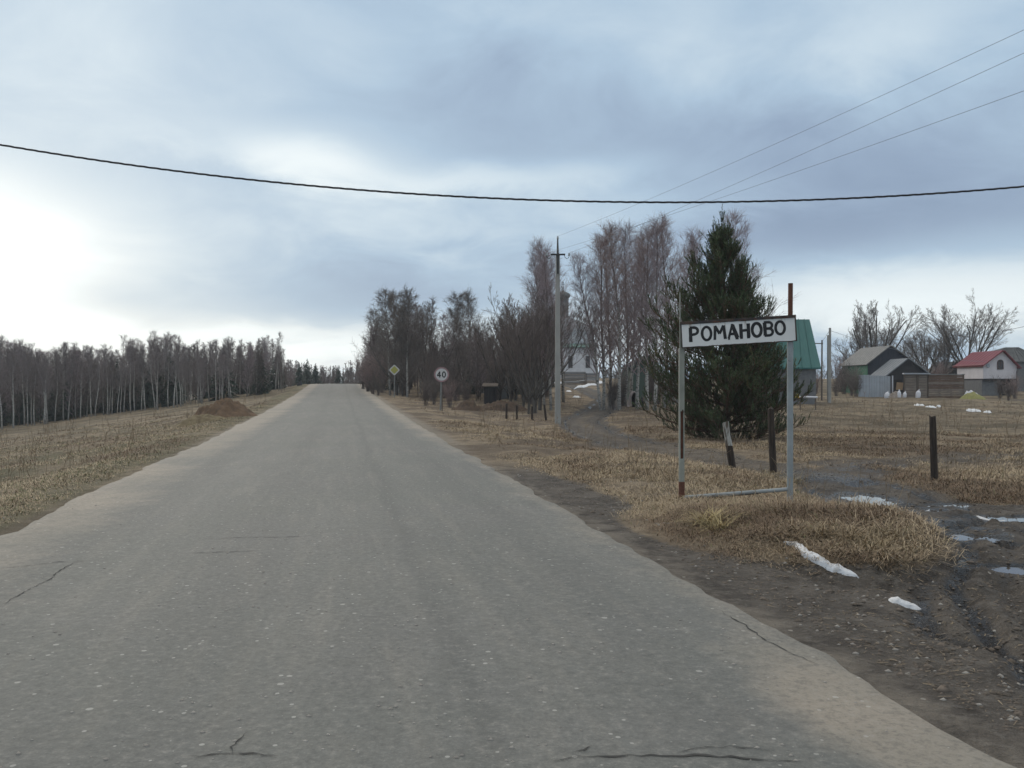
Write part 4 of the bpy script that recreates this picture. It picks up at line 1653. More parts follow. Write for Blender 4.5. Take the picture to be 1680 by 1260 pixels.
    letters = [
        ('letter_er', .080, .150, .205, .765, [(1.25, line((.05, 0), (.08, 1))), line((.0, 1.0), (.45, 1)) + arc(.5, .76, .5, .24, 85, -85, 10) + line((.45, .52), (.1, .47), 2)]),
        ('letter_o', .187, .266, .245, .755, O),
        ('letter_em', .292, .392, .235, .775, [line((.04, 0), (.12, 1)), line((.10, 1), (.48, .42)), line((.48, .42), (.86, 1)), (1.15, line((.86, 1), (.97, .02)))]),
        ('letter_a', .418, .500, .255, .765, [(.85, line((.0, 0), (.42, 1))), (1.45, line((.46, 1), (.92, .02))), line((.16, .33), (.78, .33)), line((-.06, .0), (.14, .0), 2), line((.72, .0), (1.04, .0), 2), line((.30, .985), (.58, .985), 2)]),
        ('letter_en', .522, .598, .260, .790, [(1.3, line((.08, 0), (.08, 1))), (1.3, line((.92, .02), (.94, 1))), line((.1, .50), (.9, .52)), line((-.06, .0), (.26, .0), 2), line((.72, .02), (1.08, .02), 2)]),
        ('letter_o', .625, .703, .265, .775, [(1.1, O[0])]),
        ('letter_ve', .728, .800, .280, .785, [(1.25, line((.10, 0), (.08, 1))), line((.0, 1), (.5, 1)) + arc(.55, .76, .40, .24, 85, -85, 10) + line((.5, .52), (.1, .52), 2), line((.5, .52), (.5, .52), 1) + arc(.55, .26, .45, .26, 85, -85, 10) + line((.5, 0), (.0, 0), 3)]),
        ('letter_o', .826, .903, .300, .785, O),
    ]
    for nm, a, b, z0, z1, st in letters:
        mb = stroke_mesh(st, -W / 2 + a * W, -W / 2 + b * W, -Hh / 2 + z0 * Hh, -Hh / 2 + z1 * Hh, .034)
        o = mb.build(nm, BLACKPAINT, root)
        o.matrix_local = m
    bpy.data.objects.remove(plate)


build_sign()

# ------------------------------------------------------------------ thin air
def build_haze():
    mb = MB()
    mb.box((0, 175, 8), (900, 500, 50))
    m = bpy.data.materials.new('thin_air')
    m.use_nodes = True
    t = m.node_tree
    t.nodes.remove(t.nodes['Principled BSDF'])
    v = N(t, 'ShaderNodeVolumePrincipled')
    v.inputs['Color'].default_value = (.86, .92, .98, 1)
    v.inputs['Density'].default_value = 0.0006
    t.links.new(v.outputs[0], t.nodes['Material Output'].inputs['Volume'])
    tag(mb.build('haze', m), kind='stuff')


build_haze()

# ------------------------------------------------------------------ small road signs
RETRO_Y = mat('faded_yellow_sheet', (.42, .40, .08), (.36, .35, .10), 3, .5)
SIGNW = mat('faded_white_sheet', (.60, .59, .58), (.52, .51, .50), 3, .5)
SIGNR = mat('faded_red_ring', (.34, .20, .20), (.30, .19, .20), 3, .5)
SIGNBACK = mat('sign_zinc', (.28, .29, .30), (.22, .23, .23), 5, .5, metallic=.4)
POSTG = mat('sign_post_grey', (.24, .24, .23), (.17, .165, .155), 4, .7)


def disc(mb, r, y0, y1, n=32, r_in=None):
    if r_in is None:
        mb.prism([(r * math.cos(2 * math.pi * k / n), y0, r * math.sin(2 * math.pi * k / n)) for k in range(n)], (0, y1 - y0, 0))
    else:
        for k in range(n):
            a, b = 2 * math.pi * k / n, 2 * math.pi * (k + 1) / n
            mb.prism([(r * math.cos(a), y0, r * math.sin(a)), (r * math.cos(b), y0, r * math.sin(b)), (r_in * math.cos(b), y0, r_in * math.sin(b)), (r_in * math.cos(a), y0, r_in * math.sin(a))], (0, y1 - y0, 0))


def speed_sign():
    Y = 45.0
    xb, xt = pxx(722, Y), pxx(724.5, Y)
    z = gz1(xb, Y)
    root = empty('speed_limit_sign', (xb, Y, z), 0, 'round speed limit sign reading 40 on a grey post beside the road', 'sign')
    cz = pyz(613.5, Y) - z
    dx = xt - xb
    r = 12.4 / F * Y
    mb = MB(); mb.tube([(0, .06, -.4), (dx, .06, cz + r * .8)], .045, 8); mb.build('post', POSTG, root)
    mb = MB(); mb.box((.10, .08, .35), (.05, .05, .9)); tag(mb.build('brace', WOODOLD, root), 'short wooden stub behind the post foot')
    mb = MB(); disc(mb, r, -.001, .02); o = mb.build('sign_back', SIGNBACK, root); o.location = (dx, 0, cz)
    mb = MB(); disc(mb, r, -.014, -.002, 36, r * .80); o = mb.build('rim', SIGNR, root); o.location = (dx, 0, cz)
    mb = MB(); disc(mb, r * .80 - .002, -.010, -.0015); o = mb.build('face', SIGNW, root); o.location = (dx, 0, cz)
    # digits
    def digit(strokes, x0, w, h):
        mb = MB()
        for a, b in strokes:
            p = Vector((x0 + a[0] * w, 0, (a[1] - .5) * h)); q = Vector((x0 + b[0] * w, 0, (b[1] - .5) * h))
            d = (q - p).normalized(); nrm = Vector((-d.z, 0, d.x)) * .028
            p = p - d * .018; q = q + d * .018
            mb.prism([p + nrm + Vector((0, -.013, 0)), q + nrm + Vector((0, -.013, 0)), q - nrm + Vector((0, -.013, 0)), p - nrm + Vector((0, -.013, 0))], (0, .004, 0))
        return mb
    four = digit([((.7, 0), (.7, 1)), ((.7, 1), (0, .32)), ((0, .30), (1, .30))], -.215, .17, .27)
    o = four.build('digit_four', BLACKPAINT, root); o.location = (dx, 0, cz)
    zpts = [(.5 + .5 * math.cos(2 * math.pi * k / 14), .5 + .5 * math.sin(2 * math.pi * k / 14)) for k in range(15)]
    zero = digit(list(zip(zpts, zpts[1:])), .045, .15, .27)
    o = zero.build('digit_zero', BLACKPAINT, root); o.location = (dx, 0, cz)


def diamond_sign():
    Y = 64.0
    x = pxx(647, Y)
    z = gz1(x, Y)
    root = empty('priority_road_sign', (x, Y, z), 0, 'yellow and white diamond priority road sign on a thin post', 'sign')
    cz = pyz(606, Y) - z
    h = 9.3 / F * Y
    def dia(mb, s, y0, y1):
        c = s * .10
        mb.prism([(s - c, y0, -c), (s - c, y0, c), (c, y0, s - c), (-c, y0, s - c), (-s + c, y0, c), (-s + c, y0, -c), (-c, y0, -s + c), (c, y0, -s + c)], (0, y1 - y0, 0))
    mb = MB(); mb.tube([(0, .06, -.4), (0, .06, cz + h * .7)], .04, 8); mb.build('post', POSTG, root)
    mb = MB(); dia(mb, h, -.001, .02); o = mb.build('plate', SIGNW, root); o.location = (0, 0, cz)
    mb = MB(); dia(mb, h * .72, -.012, -.002); o = mb.build('yellow_centre', RETRO_Y, root); o.location = (0, 0, cz)


speed_sign()
diamond_sign()

# ------------------------------------------------------------------ posts in the grass


def wood_post(px_b, py_b, px_t, py_t, w, m, label, seed, mat_top=None, name='wooden_post', Y=None, group=None):
    if Y is None:
        X, Y, z = hit(px_b, py_b)
    else:
        X = pxx(px_b, Y); z = gz1(X, Y)
    rng = random.Random(seed)
    h = (py_b - py_t) / F * Y
    dx = pxx(px_t, Y) - pxx(px_b, Y)
    root = empty(name, (X, Y, z), 0, label, 'post', group)
    n = 9
    k = 10
    def ring(t):
        c = Vector((dx * t, 0, h * t))
        out = []
        for i in range(n):
            th = 2 * math.pi * i / n + .3
            rr = w / 2 * (1 + .14 * float(vn(i * 1.7 + seed, t * 3.1, seed)) - .10 * t + rng.uniform(-.03, .03))
            out.append((c.x + rr * math.cos(th), c.y + rr * math.sin(th), c.z + (rng.uniform(-.03, .03) if t >= .999 else 0)))
        return out
    def shaft(t0, t1):
        mb = MB()
        rings = []
        for i in range(k + 1):
            b = len(mb.v)
            mb.v += ring(t0 + (t1 - t0) * i / k)
            rings.append(b)
        for a, b in zip(rings, rings[1:]):
            for i in range(n):
                j = (i + 1) % n
                mb.f.append((a + i, a + j, b + j, b + i))
        mb.f.append(tuple(rings[-1] + i for i in range(n)))
        mb.f.append(tuple(rings[0] + i for i in reversed(range(n))))
        return mb
    shaft(-.35, .5 if mat_top else 1.0).build('shaft', m, root)
    if mat_top:
        tag(shaft(.502, 1.0).build('upper_shaft', mat_top, root), 'upper half covered in pale flaking paint')
    return root


wood_post(1202, 768, 1190, 693, .12, WOODDARK, 'short leaning post with flaking white paint, seen between the sign posts', 3, WOODPALE)
wood_post(1269, 775, 1264, 669, .115, WOODDARK, 'tall brown wooden post left of the right sign post', 4)
wood_post(1533, 787, 1530, 683, .105, WOODDARK, 'lone black post standing in the grass at the right', 5)
for i, (a, b, t, lb) in enumerate([(831, 681, 656, 'leftmost of the four short dark stakes left of the concrete pole'),
                                   (848, 683, 659, 'second from left of the four short dark stakes'),
                                   (873, 687, 665, 'third from left of the four short dark stakes'),
                                   (896, 690, 664, 'rightmost leaning stake beside the concrete pole')]):
    wood_post(a, b, a + (-3 if i == 3 else 0), t, .10, WOODDARK, lb, 20 + i, name='stake', Y=40.5 + (1.2, .8, .2, -.4)[i], group='short stakes left of the concrete pole')

# ------------------------------------------------------------------ power line
POLE_Y = 38.0


def concrete_pole(x, y, h, label, name='concrete_pole', dark=True, w0=.25, w1=.17, z=None, arm=True):
    z = gz1(x, y) if z is None else z
    root = empty(name, (x, y, z), 0, label, 'utility pole')
    mb = MB()
    b = [(-w0 / 2, -w0 / 2, -.4), (w0 / 2, -w0 / 2, -.4), (w0 / 2, w0 / 2, -.4), (-w0 / 2, w0 / 2, -.4)]
    tp = [(-w1 / 2, -w1 / 2, h), (w1 / 2, -w1 / 2, h), (w1 / 2, w1 / 2, h), (-w1 / 2, w1 / 2, h)]
    mb.v = b + tp
    mb.f = [(0, 3, 2, 1), (4, 5, 6, 7), (0, 1, 5, 4), (1, 2, 6, 5), (2, 3, 7, 6), (3, 0, 4, 7)]
    mb.build('shaft', CONCRETE, root, bevel=.015)
    if arm:
        mb = MB()
        mb.box((0, -w1 / 2 - .03, h - .35), (.07, .05, .9))
        mb.tube([(0, 0, h - .1), (0, 0, h + .70)], [.055, .03], 8)
        mb.box((0, -w1 / 2 - .04, h + .02), (.62, .06, .07))
        mb.build('crossarm', DARKSTEEL, root)
        for s in (-1, 1):
            mb = MB()
            pts = [(s * .28, -.13, h + .03), (s * .30, -.13, h - .10), (s * .38, -.13, h - .16), (s * .46, -.13, h - .12), (s * .48, -.13, h - .02)]
            mb.tube(pts, .012, 6)
            o = mb.build('hook', DARKSTEEL, root)
            mb = MB()
            mb.lathe([(.02, 0), (.045, .01), (.05, .05), (.03, .08), (.042, .10), (.02, .13)], (s * .48, -.13, h - .04), 12)
            mb.build('insulator', GLASSINS, root)
        mb = MB()
        mb.lathe([(.02, 0), (.05, .01), (.05, .05), (.03, .08), (.04, .10), (.015, .13)], (0, 0, h + .70), 12)
        mb.build('insulator', GLASSINS, root)
    return root


px_pole = pxx(915, POLE_Y)
pz = gz1(px_pole, POLE_Y)
pole_h = pyz(418, POLE_Y) - pz
concrete_pole(px_pole, POLE_Y, pole_h, 'tall square concrete power pole with a dark crossarm, in front of the bare clump')
# make the wires: from the pole over the right side of the picture to the next pole behind the viewer
WIRE = mat('wire_aluminium', (.22, .24, .28), None, rough=.5)
CABLE = mat('black_cable', (.012, .013, .016), (.03, .03, .035), 30, .55)
NEXT = Vector((11.4, -8.0, 0))


def wire(a, b, sag, r, name, label, m, n=40, cat='wire', group=None):
    a = Vector(a); b = Vector(b)
    pts = []
    for i in range(n + 1):
        t = i / n
        p = a.lerp(b, t)
        p.z -= sag * 4 * t * (1 - t)
        pts.append(p - a)
    mb = MB()
    mb.tube(pts, r, 5)
    o = mb.build(name, m)
    o.location = a
    return tag(o, label, cat, group)


starts = [Vector((px_pole, POLE_Y, pz + pole_h + .82)), Vector((px_pole + .48, POLE_Y - .13, pz + pole_h + .08)), Vector((px_pole - .48, POLE_Y - .13, pz + pole_h + .08))]
for k, (s, py) in enumerate(zip(starts, (48, 86, 148))):
    # pass through photograph pixel (1680, py)
    zt = (7.35, 6.75, 6.1)[k]
    Y = (zt - CAMZ) * F / (629 - py)
    through = Vector((pxx(1680, Y), Y, zt))
    t = 0.60
    e = s + (through - s) / t
    sag = (.32, .30, .30)[k]
    e.z = (through.z + sag * 4 * t * (1 - t) - s.z * (1 - t)) / t
    wire(s, e, sag, .0042, 'power_line', ('uppermost', 'middle', 'lowest')[k] + ' of the three thin wires crossing the upper right sky', WIRE, group='three thin wires from the concrete pole')
    if k == 1: END = e
concrete_pole(END.x - .2, END.y, 8.2, 'next concrete power pole behind the viewer on the right', z=0.0)
# heavy twisted cable over the road
YC = 15.0


def cable_z(x):
    return pyz(331, YC) + .00755 * (x - 2.7) ** 2


def build_cable():
    root = None
    mb = MB()
    xs = np.linspace(-14, 19, 560)
    for s in range(3):
        pts = []
        for x in xs:
            ph = x * 2 * math.pi / .62 + s * 2.094
            pts.append((x, YC + .0100 * math.cos(ph), cable_z(x) + .0100 * math.sin(ph)))
        mb.tube(pts, .0088, 5)
    o = mb.build('overhead_cable', CABLE)
    tag(o, 'thick black twisted cable sagging across the whole picture above the road', 'cable')


build_cable()
concrete_pole(-14.1, YC, cable_z(-14) - gz1(-14.1, YC) + .1, 'concrete pole left of the picture holding the black cable', arm=False)
concrete_pole(19.1, YC, cable_z(19) - gz1(19.1, YC) + .1, 'concrete pole right of the picture holding the black cable', arm=False)

# ------------------------------------------------------------------ village buildings
ROOFTEAL = mat('teal_sheet_roof', (.035, .13, .125), (.045, .155, .145), 2, .5, stretch=(6, 1, 1))
ROOFGREY = mat('weathered_grey_slate', (.20, .195, .19), (.26, .255, .245), 3, .85, .3, 12)
ROOFBLUE = mat('grey_blue_roofing', (.17, .185, .20), (.22, .23, .245), 3, .7)
ROOFRED = mat('dark_red_sheet_roof', (.185, .04, .05), (.22, .05, .058), 2, .45)
ROOFDARK = mat('dark_grey_roof', (.075, .08, .085), (.11, .115, .115), 3, .8)
WALLNAVY = mat('dark_blue_grey_boards', (.040, .045, .060), (.065, .068, .08), 3, .85, stretch=(8, 1, .3))
WALLBLACK = mat('black_boards_and_shade', (.028, .027, .030), (.055, .05, .05), 3, .9, stretch=(8, 1, .3))
WALLGREEN = mat('green_painted_boards', (.030, .125, .075), (.04, .15, .09), 3, .8, stretch=(8, 1, .3))
WALLWHITE = mat('white_siding', (.70, .66, .67), (.62, .58, .59), 2, .7)
WALLGREY = mat('grey_block_wall', (.15, .15, .155), (.19, .19, .19), 5, .85)
PLANKBROWN = mat('brown_fence_planks', (.115, .075, .055), (.17, .115, .085), 3, .85, stretch=(.5, 1, 3))
PLANKPALE = mat('pale_weathered_planks', (.24, .20, .165), (.17, .135, .11), 3, .85, stretch=(.5, 1, 3))
SHEET = mat('galvanised_sheet', (.40, .43, .47), (.34, .36, .39), 1.5, .5, metallic=.15)
WHITEBAG = mat('white_plastic_sack', (.72, .72, .76), (.62, .62, .66), 5, .5)
GLASSD = mat('dark_window_glass', (.03, .022, .022), None, rough=.15, spec=.6)
FRAMEB = mat('brown_window_frame', (.10, .05, .035), None, rough=.6)
CHURCHW = mat('church_limewash', (.66, .66, .68), (.54, .54, .56), 1.2, .85)
CHURCHR = mat('church_roof_sheet', (.16, .175, .19), (.21, .22, .235), 1, .6)
CHURCHG = mat('church_green_roof', (.10, .21, .18), (.14, .25, .21), 1, .6)
DOMEM = mat('church_dome_grey_green', (.085, .095, .09), (.12, .13, .12), 2, .5)


def WP(px, py, Y, o=(0, 0, 0)):
    return Vector((pxx(px, Y) - o[0], Y - o[1], pyz(py, Y) - o[2]))


def gable(name, label, cat, Y, xl, xr, xa, ye, ya, depth, wallm, roofm, sidem=None, over=.28, ye_r=None, lift=0.0, base=None):
    ye_r = ye if ye_r is None else ye_r
    X0, X1, XA = pxx(xl, Y), pxx(xr, Y), pxx(xa, Y)
    zb = gz1((X0 + X1) / 2, Y) if base is None else base
    root = empty(name, (X0, Y, zb), 0, label, cat)
    e, er, a = pyz(ye, Y) - zb, pyz(ye_r, Y) - zb, pyz(ya, Y) - zb
    w = X1 - X0; xa_ = XA - X0
    b0 = -.4 if not lift else lift
    mb = MB()
    mb.prism([(0, 0, b0), (w, 0, b0), (w, 0, er), (xa_, 0, a), (0, 0, e)], (0, depth, 0))
    mb.build('wall', wallm, root)
    if sidem:
        mb = MB()
        nb = max(3, int(depth / .28))
        mb.box((-.025, depth / 2, (e + b0) / 2 - .03), (.045, depth - .02, e - b0 - .05))
        tag(mb.build('side_wall', sidem, root), 'long side wall facing the road')
    # roof slabs
    for (x1, z1, nm) in ((0, e, 'roof'), (w, er, 'roof')):
        d = Vector((x1 - xa_, 0, z1 - a)); l = d.length; d.normalize()
        nrm = Vector((-d.z, 0, d.x)) if x1 > xa_ else Vector((d.z, 0, -d.x))
        if nrm.z < 0: nrm = -nrm
        p0 = Vector((xa_, -over, a)) + nrm * .02
        p1 = p0 + d * (l + over)
        mb = MB()
        mb.prism([p0, p1, p1 + nrm * .07, p0 + nrm * .07], (0, depth + 2 * over, 0))
        # sheet ribs / battens
        k = int((depth + 2 * over) / .55)
        for i in range(k + 1):
            yy = -over + .03 + i * (depth + 2 * over - .06) / k
            q0 = Vector((xa_, yy, a)) + nrm * .088 + d * .03
            q1 = q0 + d * (l + over - .06)
            mb.prism([q0 + nrm * .02, q1 + nrm * .02, q1 - nrm * .01, q0 - nrm * .01], (0, .05, 0))
        mb.build('roof', roofm, root)
    return root, w, e, er, a, xa_, zb


# barn with green side
r_, w, e, er, a, xa_, zb = gable('barn', 'dark boarded barn with grey roof and green side wall behind the metal sheets', 'barn', 80, 1424, 1512, 1460, 595, 567, 6.2, WALLNAVY, ROOFGREY, WALLGREEN, .3, ye_r=604)
mb = MB()
nb = 24
for i in range(nb):
    x = w * (i + .5) / nb
    zt = (e + (a - e) * x / xa_) if x < xa_ else (a + (er - a) * (x - xa_) / (w - xa_))
    mb.box((x, -.018, zt / 2 - .25), (w / nb - .03, .03, zt + .3))
o = mb.build('boards', WALLNAVY, r_); o['kind'] = 'stuff'
# shed in front
r_, w, e, er, a, xa_, zb = gable('shed', 'low black shed with a lean grey blue roof in front of the barn', 'shed', 76, 1456, 1524, 1489, 614, 588, 3.0, WALLBLACK, ROOFBLUE, WALLBLACK, .25, ye_r=614)
mb = MB(); mb.box((.42, -.03, .85), (.10, .06, 1.9)); mb.build('door_post', WHITEBAG, r_)
mb = MB(); mb.box((.85, -.03, .7), (.75, .03, 1.5)); mb.build('doorway', mat('doorway_shade', (.02, .014, .012), None), r_)  # near-black panel paints the shade inside the open doorway
# metal sheet fence
Yf = 74
X0 = pxx(1408, Yf); zf = gz1(X0, Yf)
fr = empty('sheet_fence', (X0, Yf, zf), 0, 'pale grey metal sheet fence in front of the green barn wall', 'fence')
edges = [1408, 1427, 1444, 1461]
for i in range(3):
    a0, a1 = pxx(edges[i], Yf) - X0 + .01, pxx(edges[i + 1], Yf) - X0 - .01
    mb = MB()
    zt = pyz((614, 615, 616)[i], Yf) - zf
    n = 8
    pts = [(a0 + (a1 - a0) * k / n, .03 * (k % 2)) for k in range(n + 1)]
    for (xa1, ya1), (xb1, yb1) in zip(pts, pts[1:]):
        mb.prism([(xa1, ya1, -.1), (xb1, yb1, -.1), (xb1, yb1, zt), (xa1, ya1, zt)], (0, .012, 0))
    o = mb.build('metal_sheet', SHEET, fr)
mb = MB(); mb.tube([(pxx(1408, Yf) - X0, .1, 1.1), (pxx(1461, Yf) - X0, .1, 1.15)], .03, 6); mb.build('rail', WOODOLD, fr)
# board gate and long board fence
def board_wall(name, label, cat, Y, xl, xr, yt, nbo, m, cap=True, vertical=False, posts=(0, 1)):
    X0, X1 = pxx(xl, Y), pxx(xr, Y)
    z = gz1((X0 + X1) / 2, Y)
    root = empty(name, (X0, Y, z), 0, label, cat)
    h = pyz(yt, Y) - z
    w = X1 - X0
    rng = random.Random(int(xl))
    if not vertical:
        for i in range(nbo):
            mb = MB(); bh = h / nbo
            mb.box((w / 2, rng.uniform(-.012, .012), bh * (i + .5)), (w - .02, .03, bh - .022), Euler((0, rng.uniform(-.003, .003), 0)))
            mb.build('board', m if rng.random() < .75 else PLANKPALE, root)
    else:
        for i in range(nbo):
            bw = w / nbo
            mb = MB()
            mb.box((bw * (i + .5), rng.uniform(-.01, .01), h / 2 + rng.uniform(-.02, .03)), (bw - .018, .03, h), Euler((0, rng.uniform(-.01, .01), 0)))
            mb.build('board', m, root)
    for t in posts:
        mb = MB(); mb.box((w * t, .07, h / 2 - .1), (.12, .1, h + .3)); mb.build('post', WOODOLD, root)
    if cap:
        mb = MB(); mb.box((w / 2, 0, h + .04), (w + .15, .16, .06)); mb.build('cap', ROOFGREY, root)
    return root


board_wall('board_gate', 'left leaf of pale boards under the capped gate, right of the junk pile', 'gate', 73, 1485, 1503, 614, 9, PLANKPALE)
board_wall('board_gate', 'narrow right leaf of pale boards next to the long brown fence', 'gate', 73, 1507, 1521, 614, 9, PLANKPALE)
mb = MB(); X = pxx(1482, 72.9); z = gz1(X, 72.9)
mb.box((pxx(1525, 72.9) / 2 - X / 2, 0, 0), (pxx(1525, 72.9) - X, .35, .10))
o = mb.build('gate_canopy', SHEET); o.location = (X, 72.9, pyz(612, 72.9)); tag(o, 'pale flat canopy board lying over the two gate leaves', 'canopy')
board_wall('board_fence', 'long brown horizontal board fence between the gate and the red roofed house', 'fence', 73, 1523, 1581, 614, 10, PLANKBROWN, posts=(0, .33, .66, 1))

# red roofed house
def red_house():
    Y = 78
    r_, w, e, er, a, xa_, zb = gable('house', 'small white house with dark red roof and arched attic window over a grey ground floor', 'house', Y, 1614, 1668, 1644, 597.5, 575, 4.6, WALLWHITE, ROOFRED, WALLWHITE, .32, ye_r=600, lift=pyz(620, Y) - gz1(pxx(1640, Y), Y))
    # arched window
    cx = pxx(1641, Y) - pxx(1614, Y)
    z0 = pyz(604.5, Y) - zb; hw = 4.6 / F * Y; zt = pyz(594, Y) - zb
    def arch(s, y0, y1):
        mb = MB()
        pts = [(cx - hw * s, y0, z0 - (s - 1) * .2), (cx + hw * s, y0, z0 - (s - 1) * .2)] + [(cx + hw * s * math.cos(R(t)), y0, zt + hw * s * math.sin(R(t))) for t in range(0, 181, 15)]
        mb.prism(pts, (0, y1 - y0, 0))
        return mb
    wf = arch(1.12, -.05, -.002).build('window', FRAMEB, r_)
    arch(.92, -.062, -.052).build('pane', GLASSD, wf)
    mb = MB(); mb.box((cx, -.068, zt - .1), (.035, .02, .62)); mb.box((cx, -.070, zt - .02), (2 * hw * .9, .02, .035)); mb.build('glazing_bar', FRAMEB, wf)
    mb = MB(); disc(mb, .16, -.06, 0, 14); o = mb.build('satellite_dish', SHEET, r_); o.location = (pxx(1620.5, Y) - pxx(1614, Y), -.02, pyz(599, Y) - zb)
    # lower floor set back
    mb = MB()
    hz = pyz(621, Y) - zb
    mb.box((.75, 2.2, hz / 2 - .2), (1.6, 3.9, hz + .38)); mb.build('ground_floor_wall', WALLGREY, r_)
    mb = MB(); mb.box((w / 2, 2.3, hz - .03), (w + .15, 4.8, .10)); mb.build('floor_slab', WALLBLACK, r_)
    mb = MB(); mb.box((w - .6, 2.6, hz / 2 - .2), (1.6, 3.4, hz + .35)); tag(mb.build('recess_shade', WALLBLACK, r_), 'black block standing for the shade under the right of the house')  # solid block, coloured black to stand for the shade of the open recess
    mb = MB(); mb.tube([(w + .35, -.12, er - .1), (w - .05, -.12, er - .42), (w - .08, -.12, hz - .3)], .04, 6); mb.build('drainpipe', DARKSTEEL, r_)
    mb = MB(); mb.tube([(-.28, -.30, e - .02), (-.28, 4.9, e - .02)], .05, 6); mb.build('gutter', ROOFRED, r_)


red_house()


def hip_house(name, label, Y, xl, xr, rl, rr, ye, yr, depth, wallm, roofm, cat='house', side=None):
    X0, X1 = pxx(xl, Y), pxx(xr, Y)
    z = gz1((X0 + X1) / 2, Y)
    root = empty(name, (X0, Y, z), 0, label, cat)
    w = X1 - X0; e = pyz(ye, Y) - z; a = pyz(yr, Y + depth / 2) - z
    r0 = pxx(rl, Y + depth / 2) - X0; r1 = pxx(rr, Y + depth / 2) - X0
    mb = MB(); mb.box((w / 2, depth / 2, e / 2 - .2), (w - .5, depth - .5, e + .38)); mb.build('wall', wallm, root)
    mb = MB()
    b = [(0, 0, e), (w, 0, e), (w, depth, e), (0, depth, e)]
    c = [(r0, depth / 2 - .02, a), (r1, depth / 2 - .02, a), (r1, depth / 2 + .02, a), (r0, depth / 2 + .02, a)]
    mb.v = [(p[0], p[1], p[2] - .1) for p in b] + b + c
    mb.f = [(3, 2, 1, 0), (0, 1, 5, 4), (1, 2, 6, 5), (2, 3, 7, 6), (3, 0, 4, 7), (4, 5, 9, 8), (5, 6, 10, 9), (6, 7, 11, 10), (7, 4, 8, 11), (8, 9, 10, 11)]
    # standing seams on the front slope
    k = int(w / .6)
    for i in range(1, k):
        f = i / k
        p0 = Vector((w * f, -.01, e + .01)); p1 = Vector((r0 + (r1 - r0) * f, depth / 2 - .03, a + .01))
        mb.prism([p0, p0 + Vector((.04, 0, 0)), p1 + Vector((.04, 0, 0)), p1], (0, -.01, .035))
    mb.build('roof', roofm, root)
    mb = MB(); mb.box((w * .42, .23, e * .55), (.9, .06, .9)); wn = mb.build('window', FRAMEB, root)
    mb = MB(); mb.box((w * .42, .19, e * .55), (.74, .03, .74)); mb.build('pane', GLASSD, wn)
    return root


hip_house('house', 'house with a steep teal sheet metal roof right behind the town sign', 60, 1238, 1347, 1262, 1328, 602, 523, 5.0, WALLGREY, ROOFTEAL)
hip_house('house', 'grey house with a dark hipped roof behind the red roofed house at the right edge', 92, 1606, 1722, 1648, 1672, 592, 569, 6.5, WALLGREY, ROOFDARK)
gable('shed', 'small dark gabled shed between the big bare tree and the white house', 'shed', 96, 1552, 1584, 1568, 607, 593, 4, WALLBLACK, ROOFDARK)
gable('shed', 'dark green shed behind the birch trunks left of the pine', 'shed', 64, 1034, 1078, 1066, 601, 583, 4.5, mat('faded_green_boards', (.07, .11, .09), (.10, .14, .12), 2, .85, stretch=(8, 1, .4)), ROOFDARK)
gable('house', 'grey roofed village house half hidden behind the pine', 'house', 86, 1276, 1322, 1300, 622, 606, 6, WALLNAVY, ROOFGREY)

